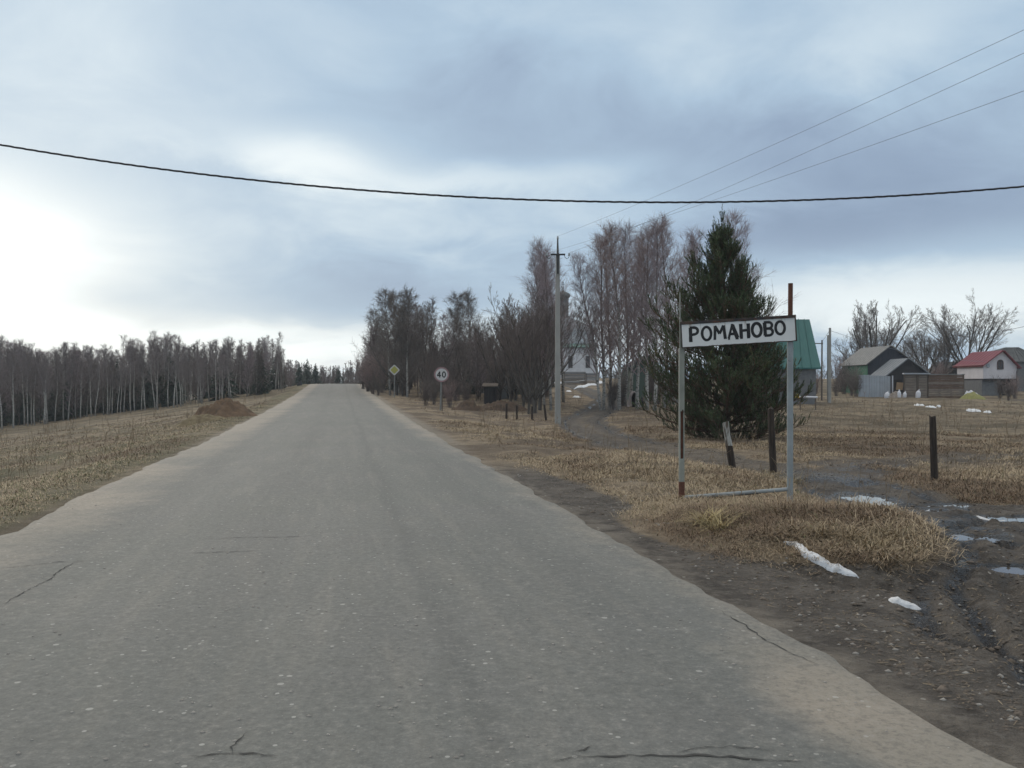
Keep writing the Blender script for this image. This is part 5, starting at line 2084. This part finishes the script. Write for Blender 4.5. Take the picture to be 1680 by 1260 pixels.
# church
def church():
    Y = 150
    X0 = pxx(878, Y); zb = pyz(616, Y) - .6
    root = empty('church', (X0, Y, zb), 0, 'whitewashed village church with a grey dome half hidden by bare trees', 'church')
    w = pxx(975, Y) - X0
    z1 = pyz(541, Y) - zb; z2 = pyz(519, Y + w / 2) - zb
    mb = MB(); mb.box((w / 2, w / 2, z1 / 2 - .5), (w, w, z1 + .98)); mb.build('wall', CHURCHW, root)
    mb = MB(); mb.box((w / 2, w / 2, z1 + .12), (w + .7, w + .7, .24)); mb.box((w / 2, w / 2, z1 - .55), (w + .2, w + .2, .14)); mb.build('cornice', CHURCHW, root)
    mb = MB()
    t = .9
    b = [(-.4, -.4, z1 + .25), (w + .4, -.4, z1 + .25), (w + .4, w + .4, z1 + .25), (-.4, w + .4, z1 + .25)]
    c = [(w / 2 - t, w / 2 - t, z2), (w / 2 + t, w / 2 - t, z2), (w / 2 + t, w / 2 + t, z2), (w / 2 - t, w / 2 + t, z2)]
    mb.v = b + c
    mb.f = [(3, 2, 1, 0), (4, 5, 6, 7), (0, 1, 5, 4), (1, 2, 6, 5), (2, 3, 7, 6), (3, 0, 4, 7)]
    mb.build('roof', CHURCHR, root)
    zd = pyz(491, Y + w / 2) - zb
    mb = MB(); mb.lathe([(.95, z2 - .8), (.90, zd), (1.05, zd + .02), (1.05, zd + .18)], (w / 2, w / 2, 0), 20); mb.build('drum', DOMEM, root)
    mb = MB(); zt = pyz(476, Y + w / 2) - zb
    H = zt - zd - .2
    mb.lathe([(.9, zd + .19), (1.25, zd + .2 + H * .22), (1.32, zd + .2 + H * .42), (1.1, zd + .2 + H * .66), (.55, zd + .2 + H * .86), (.18, zd + .2 + H), (.06, zd + .45 + H)], (w / 2, w / 2, 0), 20)
    mb.build('dome', DOMEM, root, smooth=True)
    mb = MB(); cx = w / 2
    mb.box((cx, cx, zt + .9), (.09, .09, 1.5)); mb.box((cx, cx, zt + 1.15), (.7, .09, .09)); mb.box((cx, cx, zt + 1.42), (.35, .09, .08)); mb.build('cross', DARKSTEEL, root)
    for fx in (.2, .5, .8):
        mb = MB()
        pts = [(w * fx - .42, -.05, z1 * .48), (w * fx + .42, -.05, z1 * .48)] + [(w * fx + .42 * math.cos(R(q)), -.05, z1 * .48 + 1.5 + .42 * math.sin(R(q))) for q in range(0, 181, 20)]
        mb.prism(pts, (0, .045, 0))
        mb.build('window', GLASSD, root)
    # low wing with green roof in front
    e = pyz(569, Y - 8) - zb
    xw0, xw1 = w * .42, w * .98
    mb = MB(); mb.box(((xw0 + xw1) / 2, -3.5, e / 2 - .5), (xw1 - xw0, 6.98, e + .96)); tag(mb.build('wing', CHURCHW, root), 'lower wing in front of the main cube')
    mb = MB(); mb.prism([(xw0 - .3, -7.3, e), (xw1 + .3, -7.3, e), (xw1 + .3, -.01, e + .9), (xw0 - .3, -.01, e + .9)], (0, 0, .1)); tag(mb.build('roof', CHURCHG, root), 'green lean to roof of the lower wing')
    for fx in (.55, .83):
        mb = MB(); mb.box((w * fx, -7.02, e * .55), (.7, .04, 1.9)); mb.build('window', GLASSD, root)


church()
# village fence and junk in the lane
board_wall('board_fence', 'weathered grey board fence across the end of the village lane', 'fence', 104, 926, 960, 610, 9, mat('grey_fence_boards', (.11, .105, .10), (.16, .15, .145), 2, .9, stretch=(.5, 1, 3)))
board_wall('board_fence', 'small grey fence section right of the lane end', 'fence', 103, 962, 978, 612, 7, WALLGREY)


# derelict cart body / box and grey junk shed in the thicket
def junk_box(px, Y, yt, wpx, d, m, roofm, label, name, cat):
    X = pxx(px, Y); z = gz1(X, Y)
    root = empty(name, (X, Y, z), 0, label, cat)
    w = wpx / F * Y; h = pyz(yt, Y) - z
    mb = MB(); mb.box((0, d / 2, h / 2), (w, d, h)); mb.build('body', m, root, bevel=.04)
    mb = MB(); mb.prism([(-w / 2 - .12, -.12, h + .01), (w / 2 + .12, -.12, h + .01), (w / 2 + .12, d + .12, h + .2), (-w / 2 - .12, d + .12, h + .2)], (0, 0, .07)); mb.build('lid', roofm, root)
    mb = MB(); mb.box((w * .1, -.02, h * .45), (w * .34, .04, h * .75)); mb.build('door', WALLBLACK, root)


junk_box(804, 58, 634, 20, 1.8, WALLBLACK, WOODOLD, 'small dark wooden hut with a flat lid at the edge of the thicket', 'hut', 'hut')
junk_box(834, 66, 622, 30, 2.2, mat('faded_grey_panel', (.13, .135, .14), (.18, .18, .18), 2, .8), ROOFGREY, 'grey box shaped shelter behind the dark hut in the thicket', 'shelter', 'shelter')

# heap under a pale torn sheet behind the birches
def sheet_heap():
    Y = 54; X = pxx(1040, Y); z = gz1(X, Y)
    root = empty('covered_heap', (X, Y, z), 0, 'heap draped with a torn pale sheet behind the birch trunks', 'heap')
    n = 16
    V, Q = [], []
    w = 22 / F * Y
    for i in range(n + 1):
        for j in range(n + 1):
            a = -1 + 2 * i / n; b = -1 + 2 * j / n
            r = min(1, math.hypot(a, b))
            zz = .95 * (1 - r ** 3) * (.75 + .4 * float(vn(a * 2.5, b * 2.5, 4))) + .08 * float(vn(a * 9, b * 9, 5))
            V.append((a * w / 2, b * .7, zz))
    for i in range(n):
        for j in range(n):
            if abs(i - 6) < 3 and j < 4: continue
            k = i * (n + 1) + j
            Q.append((k, k + n + 1, k + n + 2, k + 1))
    link('sheet', np_mesh('sheet', V, quads=Q, mat=mat('torn_pale_sheet', (.42, .38, .38), (.30, .26, .25), 4, .7), smooth=True), root)
    mb = MB()
    for k in range(7):
        mb.box((-.25 + .12 * k, -.1, .25), (.09, .5, .5), Euler((.1 * k, .2, .3)))
    mb.build('timber', WALLBLACK, root)


sheet_heap()

# white sacks before the gate
def sack(px, py_b, py_t, wpx, label, seed):
    X, Y, z = pxx(px, 71.5), 71.5, 0
    z = gz1(X, Y)
    w = wpx / F * Y; h = (py_b - py_t) / F * Y
    rng = random.Random(seed)
    root = empty('sack', (X, Y, z), rng.random(), label, 'sack')
    n, m_ = 14, 9
    V, Q = [], []
    for j in range(m_ + 1):
        t = j / m_
        rr = w / 2 * (.95 - .25 * t + .25 * math.sin(t * 3.1)) * (1 if t < .8 else 1 - (t - .8) * 3.2)
        for i in range(n):
            th = 6.283 * i / n
            f = rr * (1 + .22 * (float(vn(math.cos(th) * 2 + seed, math.sin(th) * 2 + t * 4, seed)) - .5))
            V.append((f * math.cos(th) + .12 * t * w, f * math.sin(th) * .8, h * t))
    for j in range(m_):
        for i in range(n):
            k = j * n + i; k2 = j * n + (i + 1) % n
            Q.append((k, k2, k2 + n, k + n))
    link('bag', np_mesh('sack_bag', V, quads=Q, mat=WHITEBAG, smooth=True), root)
    mb = MB(); mb.tube([(.12 * w, 0, h * .9), (.2 * w, 0, h * 1.02), (.34 * w, 0, h * 1.08)], [.035, .03, .07], 7); mb.build('tied_neck', WHITEBAG, root)


sack(1455, 652, 642, 8, 'leftmost white sack, before the metal sheet fence', 1)
sack(1475, 654, 643, 7, 'white sack in front of the shed doorway', 2)
sack(1484, 652, 643, 6, 'small white sack just left of the gate', 3)
sack(1506, 653, 641, 8, 'rightmost white sack, before the narrow gate leaf', 4)
mb = MB(); Y = 73.2; X = pxx(1476, Y); z = gz1(X, Y)
mb.box((0, 0, .62), (.55, .03, .62), Euler((.15, .05, 0)))
o = mb.build('plywood_board', mat('plywood', (.36, .24, .14), (.30, .20, .12), 3, .8)); o.location = (X, Y, z + .3); tag(o, 'tan plywood board leaning in the shed doorway', 'board')
# rubble heap
def mound(name, X, Y, wx, wy, h, m, label, cat, seed, n=40, rough=.25):
    z = gz1(X, Y)
    V, Q = [], []
    for i in range(n + 1):
        for j in range(n + 1):
            a = -1 + 2 * i / n; b = -1 + 2 * j / n
            x, y = a * wx / 2, b * wy / 2
            r = math.hypot(a, b) + .25 * (float(vn(a * 2 + seed, b * 2, seed)) - .5)
            zz = h * max(0, 1 - max(0.0, r) ** 1.6) * (1 + rough * (float(fbm(a * 4, b * 4, seed + 2, 4, .6)) - .5) * 2.4)
            V.append((x, y, zz - .04 - (.1 if max(abs(a), abs(b)) > .99 else 0)))
    V = np.array(V)
    V[:, 2] += ground_z(V[:, 0] + X, V[:, 1] + Y) - z
    for i in range(n):
        for j in range(n):
            k = i * (n + 1) + j
            Q.append((k, k + n + 1, k + n + 2, k + 1))
    o = link(name, np_mesh(name, V, quads=Q, mat=m, smooth=True), loc=(X, Y, z))
    return tag(o, label, cat)


mound('rubble_heap', pxx(1470, 73.4), 73.4, 1.4, .9, .55, mat('rubble', (.20, .165, .14), (.32, .28, .25), 8, .9, .5), 'pinkish rubble heap at the right end of the metal sheets', 'heap', 5, 16)
mound('straw_heap', pxx(1597, 70), 70, 2.3, 1.4, .55, mat('yellow_straw', (.30, .28, .10), (.22, .22, .10), 8, .9, .5), 'yellowish heap lying in front of the red roofed house', 'heap', 6, 20)
mound('plastic_cover', pxx(1594, 70.2), 70.2, 1.7, .6, .68, WHITEBAG, 'white plastic cover on top of the yellowish heap', 'cover', 7, 18, .4)
CLAY = mat('brown_clay_soil', (.165, .108, .068), (.10, .070, .048), 4, .95, .9, 14)
hx, hy = xy_of(36.2, -5.35)
mound('soil_heap', pxx(362, 37), 37, 3.3, 2.4, .78, CLAY, 'orange brown heap of dug soil on the left verge of the road', 'heap', 8, 60, .6)
mound('soil_heap', pxx(322, 35.5), 35.5, 2.6, 1.8, .42, mat('grassy_soil', (.13, .10, .06), (.22, .18, .11), 5, .95, .8, 14), 'lower grassy shoulder left of the orange brown soil heap', 'heap', 9, 40, .4)
BANKM = mat('brown_brushy_soil', (.13, .088, .062), (.075, .055, .042), 5, .95, .9, 14)
mound('earth_bank', pxx(822, 50), 50, 3.4, 1.3, .55, BANKM, 'long low bank of brown earth before the thicket left of the stakes', 'bank', 12, 30, .5)
mound('earth_bank', pxx(768, 49), 49, 2.0, 1.2, .62, BANKM, 'small brown brushy bank right of the speed sign foot', 'bank', 13, 24, .5)
# dark heap on the horizon left of the road crest
mound('rubbish_bag', pxx(491, 97), 97, .62, .5, .55, mat('black_plastic', (.012, .012, .014), None, rough=.4), 'small black bundle on the left verge near the road crest', 'bundle', 10, 14)

# village poles
def wooden_pole(px, Y, yt, r, label, brace=None, arm=False):
    X = pxx(px, Y); z = gz1(X, Y)
    root = empty('wooden_pole', (X, Y, z), 0, label, 'utility pole')
    h = pyz(yt, Y) - z
    mb = MB(); mb.tube([(0, 0, -.3), (.03, 0, h)], [r, r * .75], 9); mb.build('shaft', CONCRETE if not arm else WOODOLD, root)
    if brace:
        mb = MB(); mb.tube([(pxx(brace[0], Y) - X, -.1, -.2), (pxx(brace[1], Y) - X, -.1, pyz(brace[2], Y) - z)], r * .8, 8); mb.build('brace', CONCRETE, root)
    if arm:
        mb = MB(); mb.box((-.25, 0, h - .25), (.7, .07, .07)); mb.build('crossarm', WOODOLD, root)
    return root


wooden_pole(1361, 62, 537, .11, 'pair of pale village poles joined side by side right of the teal roof', brace=(1358, 1358, 549))
wooden_pole(1348, 66, 557, .07, 'thin wooden pole with a short crossarm at the corner of the teal roof', arm=True)
wire(WP(1361, 541, 62), WP(1349, 559, 66), .03, .012, 'service_wire', 'thin wire between the two village poles', WIRE, 8)
wire(WP(1361, 541, 62), WP(1616, 592, 78), .5, .012, 'service_wire', 'thin wire from the village poles to the white house', WIRE, 16)
wire(WP(1616, 545, 82), WP(1760, 513, 60), .2, .02, 'service_wire', 'thin wire entering from the right edge beside the largest bare tree', WIRE, 16)
# white bar on trestle with a yellow end
mb = MB(); Y = 52; X = pxx(1310, Y); z = pyz(650, Y)
root = empty('pipe_barrier', (X, Y, gz1(X, Y)), 0, 'low white bar with a yellow end under the teal roofed house', 'barrier')
zr_ = z - gz1(X, Y)
mb.tube([(0, 0, zr_), (pxx(1341, Y) - X, 0, zr_ - .03)], .055, 8); mb.build('bar', WHITEBAG, root)
mb = MB(); mb.box((-.08, 0, zr_ + .04), (.22, .2, .24)); tag(mb.build('end_box', mat('yellow_box', (.45, .32, .04), None), root, bevel=.03), 'yellow box at the left end')
for q in (0.1, .9):
    mb = MB(); mb.box(((pxx(1341, Y) - X) * q, 0, zr_ / 2 - .1), (.06, .06, zr_ + .15)); mb.build('leg', WOODOLD, root)

# ------------------------------------------------------------------ grass, weeds, pebbles


POST_FEET = [tuple(o.location[:2]) for o in COL.objects if o.parent is None and o.name.split('.')[0] in ('wooden_post', 'stake', 'concrete_pole', 'town_sign', 'speed_limit_sign', 'priority_road_sign')]
POST_FEET.append((pxx(1298, SGY1), SGY1 + .05))


def grass_field(name, label, n_tuft, per, dist, angs, side, seed, hmul=1.0, green=0.0, bank=False):
    rs = np.random.RandomState(seed)
    N0 = n_tuft * 3
    if bank: N0 = n_tuft * 8
    d = dist[0] * (dist[1] / dist[0]) ** rs.rand(N0)
    a = np.radians(rs.uniform(angs[0], angs[1], N0))
    x, y = d * np.sin(a), d * np.cos(a)
    u, v = uv_of(x, y)
    mud = mud_mask(x, y)
    dens = fbm(x * .55, y * .55, 91, 4, .6)
    keep = (mud < .30 + .25 * rs.rand(N0)) & (dens + .2 * ss(VL - 2.5, VL - .5, v) * (v < 0) > .36 + .24 * rs.rand(N0))
    if bank:
        keep = (np.hypot((x - 2.62 + .10 * (y - 9)) / 1.45, (y - 9.35) / 2.0) + .30 * (rs.rand(N0) - .5) < .95) & (dens > .16 + .14 * rs.rand(N0))
    if side > 0:
        keep &= (v > VR + .35 + .9 * rs.rand(N0) ** 2)
    else:
        keep &= (v < VL - .10 - .6 * rs.rand(N0) ** 2)
    x, y, d, v = x[keep][:n_tuft], y[keep][:n_tuft], d[keep][:n_tuft], v[keep][:n_tuft]
    ex = [p for p in POST_FEET if not bank and (p[0] > 0) == (side > 0) and dist[0] < math.hypot(*p) < dist[1]]
    for (qx, qy) in ex:
        m_ = 9
        xx, yy = qx + rs.normal(0, .11, m_), qy - .03 + rs.normal(0, .09, m_)
        x, y = np.append(x, xx), np.append(y, yy)
        d, v = np.append(d, np.hypot(xx, yy)), np.append(v, uv_of(xx, yy)[1])
    n = len(x)
    z = ground_z(x, y)
    edge = ss(0, 1.6, np.where(side > 0, v - VR - .3, VL + .1 - v))
    th_t = fbm(x * .25, y * .25, 55, 3) * 9.0            # combed directions
    size = (.45 + .75 * fbm(x * .8, y * .8, 66, 3)) * (.4 + .6 * edge) * hmul
    gx = np.repeat(x, per) + rs.normal(0, .05, n * per) * (1 + np.repeat(d, per) * .03)
    gy = np.repeat(y, per) + rs.normal(0, .05, n * per) * (1 + np.repeat(d, per) * .03)
    gz = ground_z(gx, gy) - .01
    th = np.repeat(th_t, per) + rs.normal(0, 1.9, n * per)
    L = np.repeat(size, per) * rs.uniform(.06, .26, n * per)
    tilt = np.clip(rs.normal(1.36 if bank else 1.28, .22, n * per), .35, 1.54)      # from vertical: mostly lying
    wd = (.0013 + .00015 * np.repeat(d, per)) * rs.uniform(.6, 1.3, n * per)
    L = L * (1 - .25 * np.repeat(ss(10, 30, d), per))
    dx, dy = np.cos(th), np.sin(th)
    h1 = np.cos(tilt) * L * .62 + .012; r1 = np.sin(tilt) * L * .5
    h2 = h1 + np.cos(np.clip(tilt + .5, 0, 1.75)) * L * .5; r2 = r1 + np.sin(tilt + .4) * L * .5
    sx, sy = -dy * wd, dx * wd
    P0 = np.stack([gx - sx, gy - sy, gz], 1); P1 = np.stack([gx + sx, gy + sy, gz], 1)
    P2 = np.stack([gx + dx * r1 - sx, gy + dy * r1 - sy, gz + h1], 1)
    P3 = np.stack([gx + dx * r1 + sx, gy + dy * r1 + sy, gz + h1], 1)
    P4 = np.stack([gx + dx * r2, gy + dy * r2, np.maximum(gz + h2, gz + .008)], 1)
    V = np.stack([P0, P1, P2, P3, P4], 1).reshape(-1, 3)
    b = np.arange(n * per)[:, None] * 5
    T = np.concatenate([b + np.array([[0, 1, 3]]), b + np.array([[0, 3, 2]]), b + np.array([[2, 3, 4]])], 1).reshape(-1, 3)
    k = np.repeat(fbm(x * .45, y * .45, 44, 4, .6) - .05 * ss(9, 18, x) - .03 * ss(20, 50, d), per)
    g = rs.uniform(.7, 1.2, n * per)
    straw = np.stack([.41 * g, .325 * g, .22 * g], 1)
    brown = np.stack([.21 * g, .15 * g, .10 * g], 1)
    grn = np.stack([.15 * g, .155 * g, .07 * g], 1)
    mix = ss(.42, .58, k + (.05 if bank else 0) + rs.normal(0, .05, n * per))[:, None]
    c = brown * (1 - mix) + straw * mix
    gm = (rs.rand(n * per) < np.clip(green * (1.6 - 2.2 * (1 - k)), 0.02, .9))[:, None]
    c = np.where(gm, grn, c)
    c = np.repeat(c[:, None, :], 5, 1).reshape(-1, 3)
    me = np_mesh(name, V, tris=T, mat=BLADE, attrs={'tint': c})
    return tag(link(name, me), label, 'grass', kind='stuff')


grass_field('dry_grass', 'matted straw coloured grass on the right verge and under the sign', 20000, 10, (6.5, 34), (-14, 33), 1, 1, 1.05, .06)
grass_field('dry_grass', 'distant brown grass between the road and the village', 5000, 6, (30, 75), (-8, 33), 1, 2, 1.3, .06)
grass_field('dry_grass', 'olive and straw coloured grass on the left verge and field', 12500, 9, (8, 60), (-34, -9), -1, 3, 1.0, .38)


def tuft(px, py, n, L, label, seed, col=(.46, .37, .20)):
    X, Y, z = hit(px, py)
    rng = random.Random(seed)
    V, T, C = [], [], []
    for i in range(n):
        az = rng.random() * 6.283
        inc = rng.uniform(.5, 1.35)
        l = L * rng.uniform(.5, 1.1)
        bx, by = rng.gauss(0, .05), rng.gauss(0, .05)
        w = rng.uniform(.003, .006)
        g = rng.uniform(.6, 1.15)
        px_, py_, pz_ = bx, by, -.02
        prev = None
        for s in range(5):
            t = s / 4
            ii = inc + t * 1.1
            ww = w * (1 - t * .9)
            sx, sy = -math.sin(az) * ww, math.cos(az) * ww
            b = len(V)
            V += [(px_ - sx, py_ - sy, pz_), (px_ + sx, py_ + sy, pz_)]
            C += [tuple(c * g for c in col)] * 2
            if s:
                T += [(b - 2, b - 1, b + 1), (b - 2, b + 1, b)]
            px_ += math.cos(az) * math.sin(ii) * l / 4; py_ += math.sin(az) * math.sin(ii) * l / 4; pz_ += math.cos(ii) * l / 4
            pz_ = max(pz_, .0)
    me = np_mesh('grass_tussock', V, tris=T, mat=BLADE, attrs={'tint': np.array(C)})
    return tag(link('grass_tussock', me, loc=(X, Y, z)), label, 'grass tussock')


tuft(1165, 858, 240, .42, 'bright yellow grass tussock below the left sign post', 1)
tuft(1180, 868, 160, .40, 'second yellow tussock spilling towards the road below the left sign post', 2)
tuft(1262, 782, 150, .32, 'tussock of dry grass around the foot of the tall brown post', 3, (.36, .30, .2))
tuft(1300, 790, 140, .34, 'tussock of pale grass right behind the right sign post', 4, (.34, .28, .17))
tuft(1430, 905, 190, .34, 'hanging dry grass on the right end of the bank above the snow strip', 5, (.33, .255, .15))
tuft(1390, 890, 190, .34, 'combed dry grass in the middle of the bank above the snow strip', 6, (.33, .255, .16))
tuft(1345, 880, 170, .30, 'dry grass on the bank just behind the start of the snow strip', 7, (.30, .23, .14))
tuft(1455, 880, 160, .30, 'dry grass at the corner of the bank beside the muddy track', 8, (.31, .245, .15))
tuft(1205, 838, 160, .28, 'dry grass clump under the left half of the bottom rail', 9, (.31, .25, .15))
tuft(1265, 842, 160, .28, 'dry grass clump at the foot of the right sign post', 10, (.31, .25, .16))


def pebbles():
    rs = np.random.RandomState(8)
    V, T = [], []
    n = 0
    while n < 900:
        d = 3.4 * (16 / 3.4) ** rs.rand()
        a = R(rs.uniform(-33, 33))
        x, y = d * math.sin(a), d * math.cos(a)
        u, v = uv_of(x, y)
        onroad = VL + .3 < v < VR - .3
        if onroad and rs.rand() > .30: continue
        if v < VL - 1: continue
        if v > VR + 3.5: continue
        if onroad: z = float(road_surface_z(u, v))
        elif VL - .1 < v < VL + .35 or VR - .35 < v < VR + .12: continue
        else:
            if rs.rand() < .4: continue
            z = gz1(x, y)
        s = rs.uniform(.005, .016) * (1 if onroad else 1.5)
        b = len(V)
        rot = rs.rand() * 6.28
        for (p, q, r) in ((1, 0, 0), (0, 1, 0), (-1, 0, 0), (0, -1, 0), (0, 0, 1), (0, 0, -1)):
            f = rs.uniform(.7, 1.25)
            xx, yy = p * math.cos(rot) - q * math.sin(rot), p * math.sin(rot) + q * math.cos(rot)
            V.append((x + xx * s * f, y + yy * s * f * .8, z + r * s * .55 * f))
        for t in ((0, 1, 4), (1, 2, 4), (2, 3, 4), (3, 0, 4), (1, 0, 5), (2, 1, 5), (3, 2, 5), (0, 3, 5)):
            T.append(tuple(b + k for k in t))
        n += 1
    tag(link('gravel', np_mesh('gravel', V, tris=T, mat=STONE)), 'loose pale pebbles scattered over the road and its right shoulder', 'gravel', kind='stuff')


pebbles()


def clods():
    rs = np.random.RandomState(18)
    V, T = [], []
    n = 0
    D = 4.2 * (20 / 4.2) ** rs.rand(12000)
    A = np.radians(rs.uniform(2, 33, 12000))
    XX, YY = D * np.sin(A), D * np.cos(A)
    ok = (mud_mask(XX, YY) > .4) & (uv_of(XX, YY)[1] > VR + .15)
    XX, YY = XX[ok][:3600], YY[ok][:3600]
    for x, y, z in zip(XX, YY, ground_z(XX, YY)):
        s = rs.uniform(.006, .022) * (2.0 if rs.rand() < .06 else 1)
        b = len(V)
        rot = rs.rand() * 6.28
        for (p, q, r) in ((1, 0, 0), (0, 1, 0), (-1, 0, 0), (0, -1, 0), (.2, .1, 1), (0, 0, -1)):
            f = rs.uniform(.6, 1.3)
            xx, yy = p * math.cos(rot) - q * math.sin(rot), p * math.sin(rot) + q * math.cos(rot)
            V.append((x + xx * s * f, y + yy * s * f * .7, z + r * s * .5 * f))
        for t in ((0, 1, 4), (1, 2, 4), (2, 3, 4), (3, 0, 4), (1, 0, 5), (2, 1, 5), (3, 2, 5), (0, 3, 5)):
            T.append(tuple(b + k for k in t))
        n += 1
    tag(link('mud_clods', np_mesh('mud_clods', V, tris=T, mat=mat('mud_clod', (.10, .082, .066), (.17, .14, .115), 9, .9))), 'small clods of dark earth over the muddy track', 'earth', kind='stuff')


def weeds():
    """thin dead stalks standing in the grass"""
    rs = np.random.RandomState(28)
    rng = random.Random(2)
    segs = []
    n = 0
    D = 9 * (75 / 9) ** rs.rand(2600)
    A = np.radians(rs.uniform(-32, 33, 2600))
    XX, YY = D * np.sin(A), D * np.cos(A)
    vv = uv_of(XX, YY)[1]
    ok = (mud_mask(XX, YY) < .25) & ((vv < VL - 1.2) | (vv > VR + 1.6))
    XX, YY, D = XX[ok][:900], YY[ok][:900], D[ok][:900]
    for x, y, z, d in zip(XX, YY, ground_z(XX, YY), D):
        h = rs.uniform(.18, .62) * (1 + .008 * d)
        r = .0016 + .00018 * d
        s, nd = chain(rng, (x, y, z - .03), unit((rs.normal(0, .2), rs.normal(0, .2), 1)), h, r, r * .6, 3, 0, .08)
        segs += s
        for q in range(rs.randint(0, 5)):
            p, dd = pick(nd, rs.uniform(.4, .98))
            s2, _ = chain(rng, p, side_dir(rng, dd, R(40)), h * .22, r * .7, r * .5, 1, .05, .1)
            segs += s2
        n += 1
    V, Q = seg_mesh(segs, 3)
    tag(link('dead_stalks', np_mesh('dead_stalks', V, quads=Q, mat=mat('dead_stalk', (.20, .145, .095), (.30, .23, .15), 3, .9))), 'thin dead weed stalks scattered through the dry grass', 'weeds', kind='stuff')


clods()
weeds()


def litter():
    """loose straws and dead leaves blown over the soil and the road edge"""
    rs = np.random.RandomState(38)
    n0 = 9000
    D = 4.5 * (22 / 4.5) ** rs.rand(n0)
    A = np.radians(rs.uniform(-4, 33, n0))
    X, Y = D * np.sin(A), D * np.cos(A)
    v = uv_of(X, Y)[1]
    ok = (v > VR + .12) & (mud_mask(X, Y) > .3)
    for (hx, hy, wx, wy, dp) in PUDDLES:
        ok &= np.hypot((X - hx) / wx, (Y - hy) / wy) > 1.1
    X, Y = X[ok][:2600], Y[ok][:2600]
    n = len(X)
    th = rs.rand(n) * 6.283
    L = .012 + .055 * rs.rand(n) ** 2
    W = rs.uniform(.0010, .0028, n)
    cx, sx = np.cos(th), np.sin(th)
    P = []
    for a, b, c in ((-1, -1, 0), (1, -1, .3), (1, 1, .3), (-1, 1, 0)):
        xx = X + cx * L * a / 2 - sx * W * b; yy = Y + sx * L * a / 2 + cx * W * b
        P.append(np.stack([xx, yy, ground_z(xx, yy) + .006 + c * .02 * rs.rand(n)], 1))
    V = np.stack(P, 1).reshape(-1, 3)
    Q = np.arange(len(V)).reshape(-1, 4)
    g = rs.uniform(.5, 1.2, (n, 1))
    C = np.repeat((g * np.array([[.24, .19, .13]]))[:, None, :], 4, 1).reshape(-1, 3)
    tag(link('straw_litter', np_mesh('straw_litter', V, quads=Q, mat=BLADE, attrs={'tint': C})), 'loose straws and dead leaves lying on the muddy ground by the road', 'litter', kind='stuff')


litter()
grass_field('dry_grass', 'long matted dry grass hanging over the bank below the town sign', 3000, 13, (6.8, 12.5), (9, 27), 1, 5, 1.5, .05, bank=True)
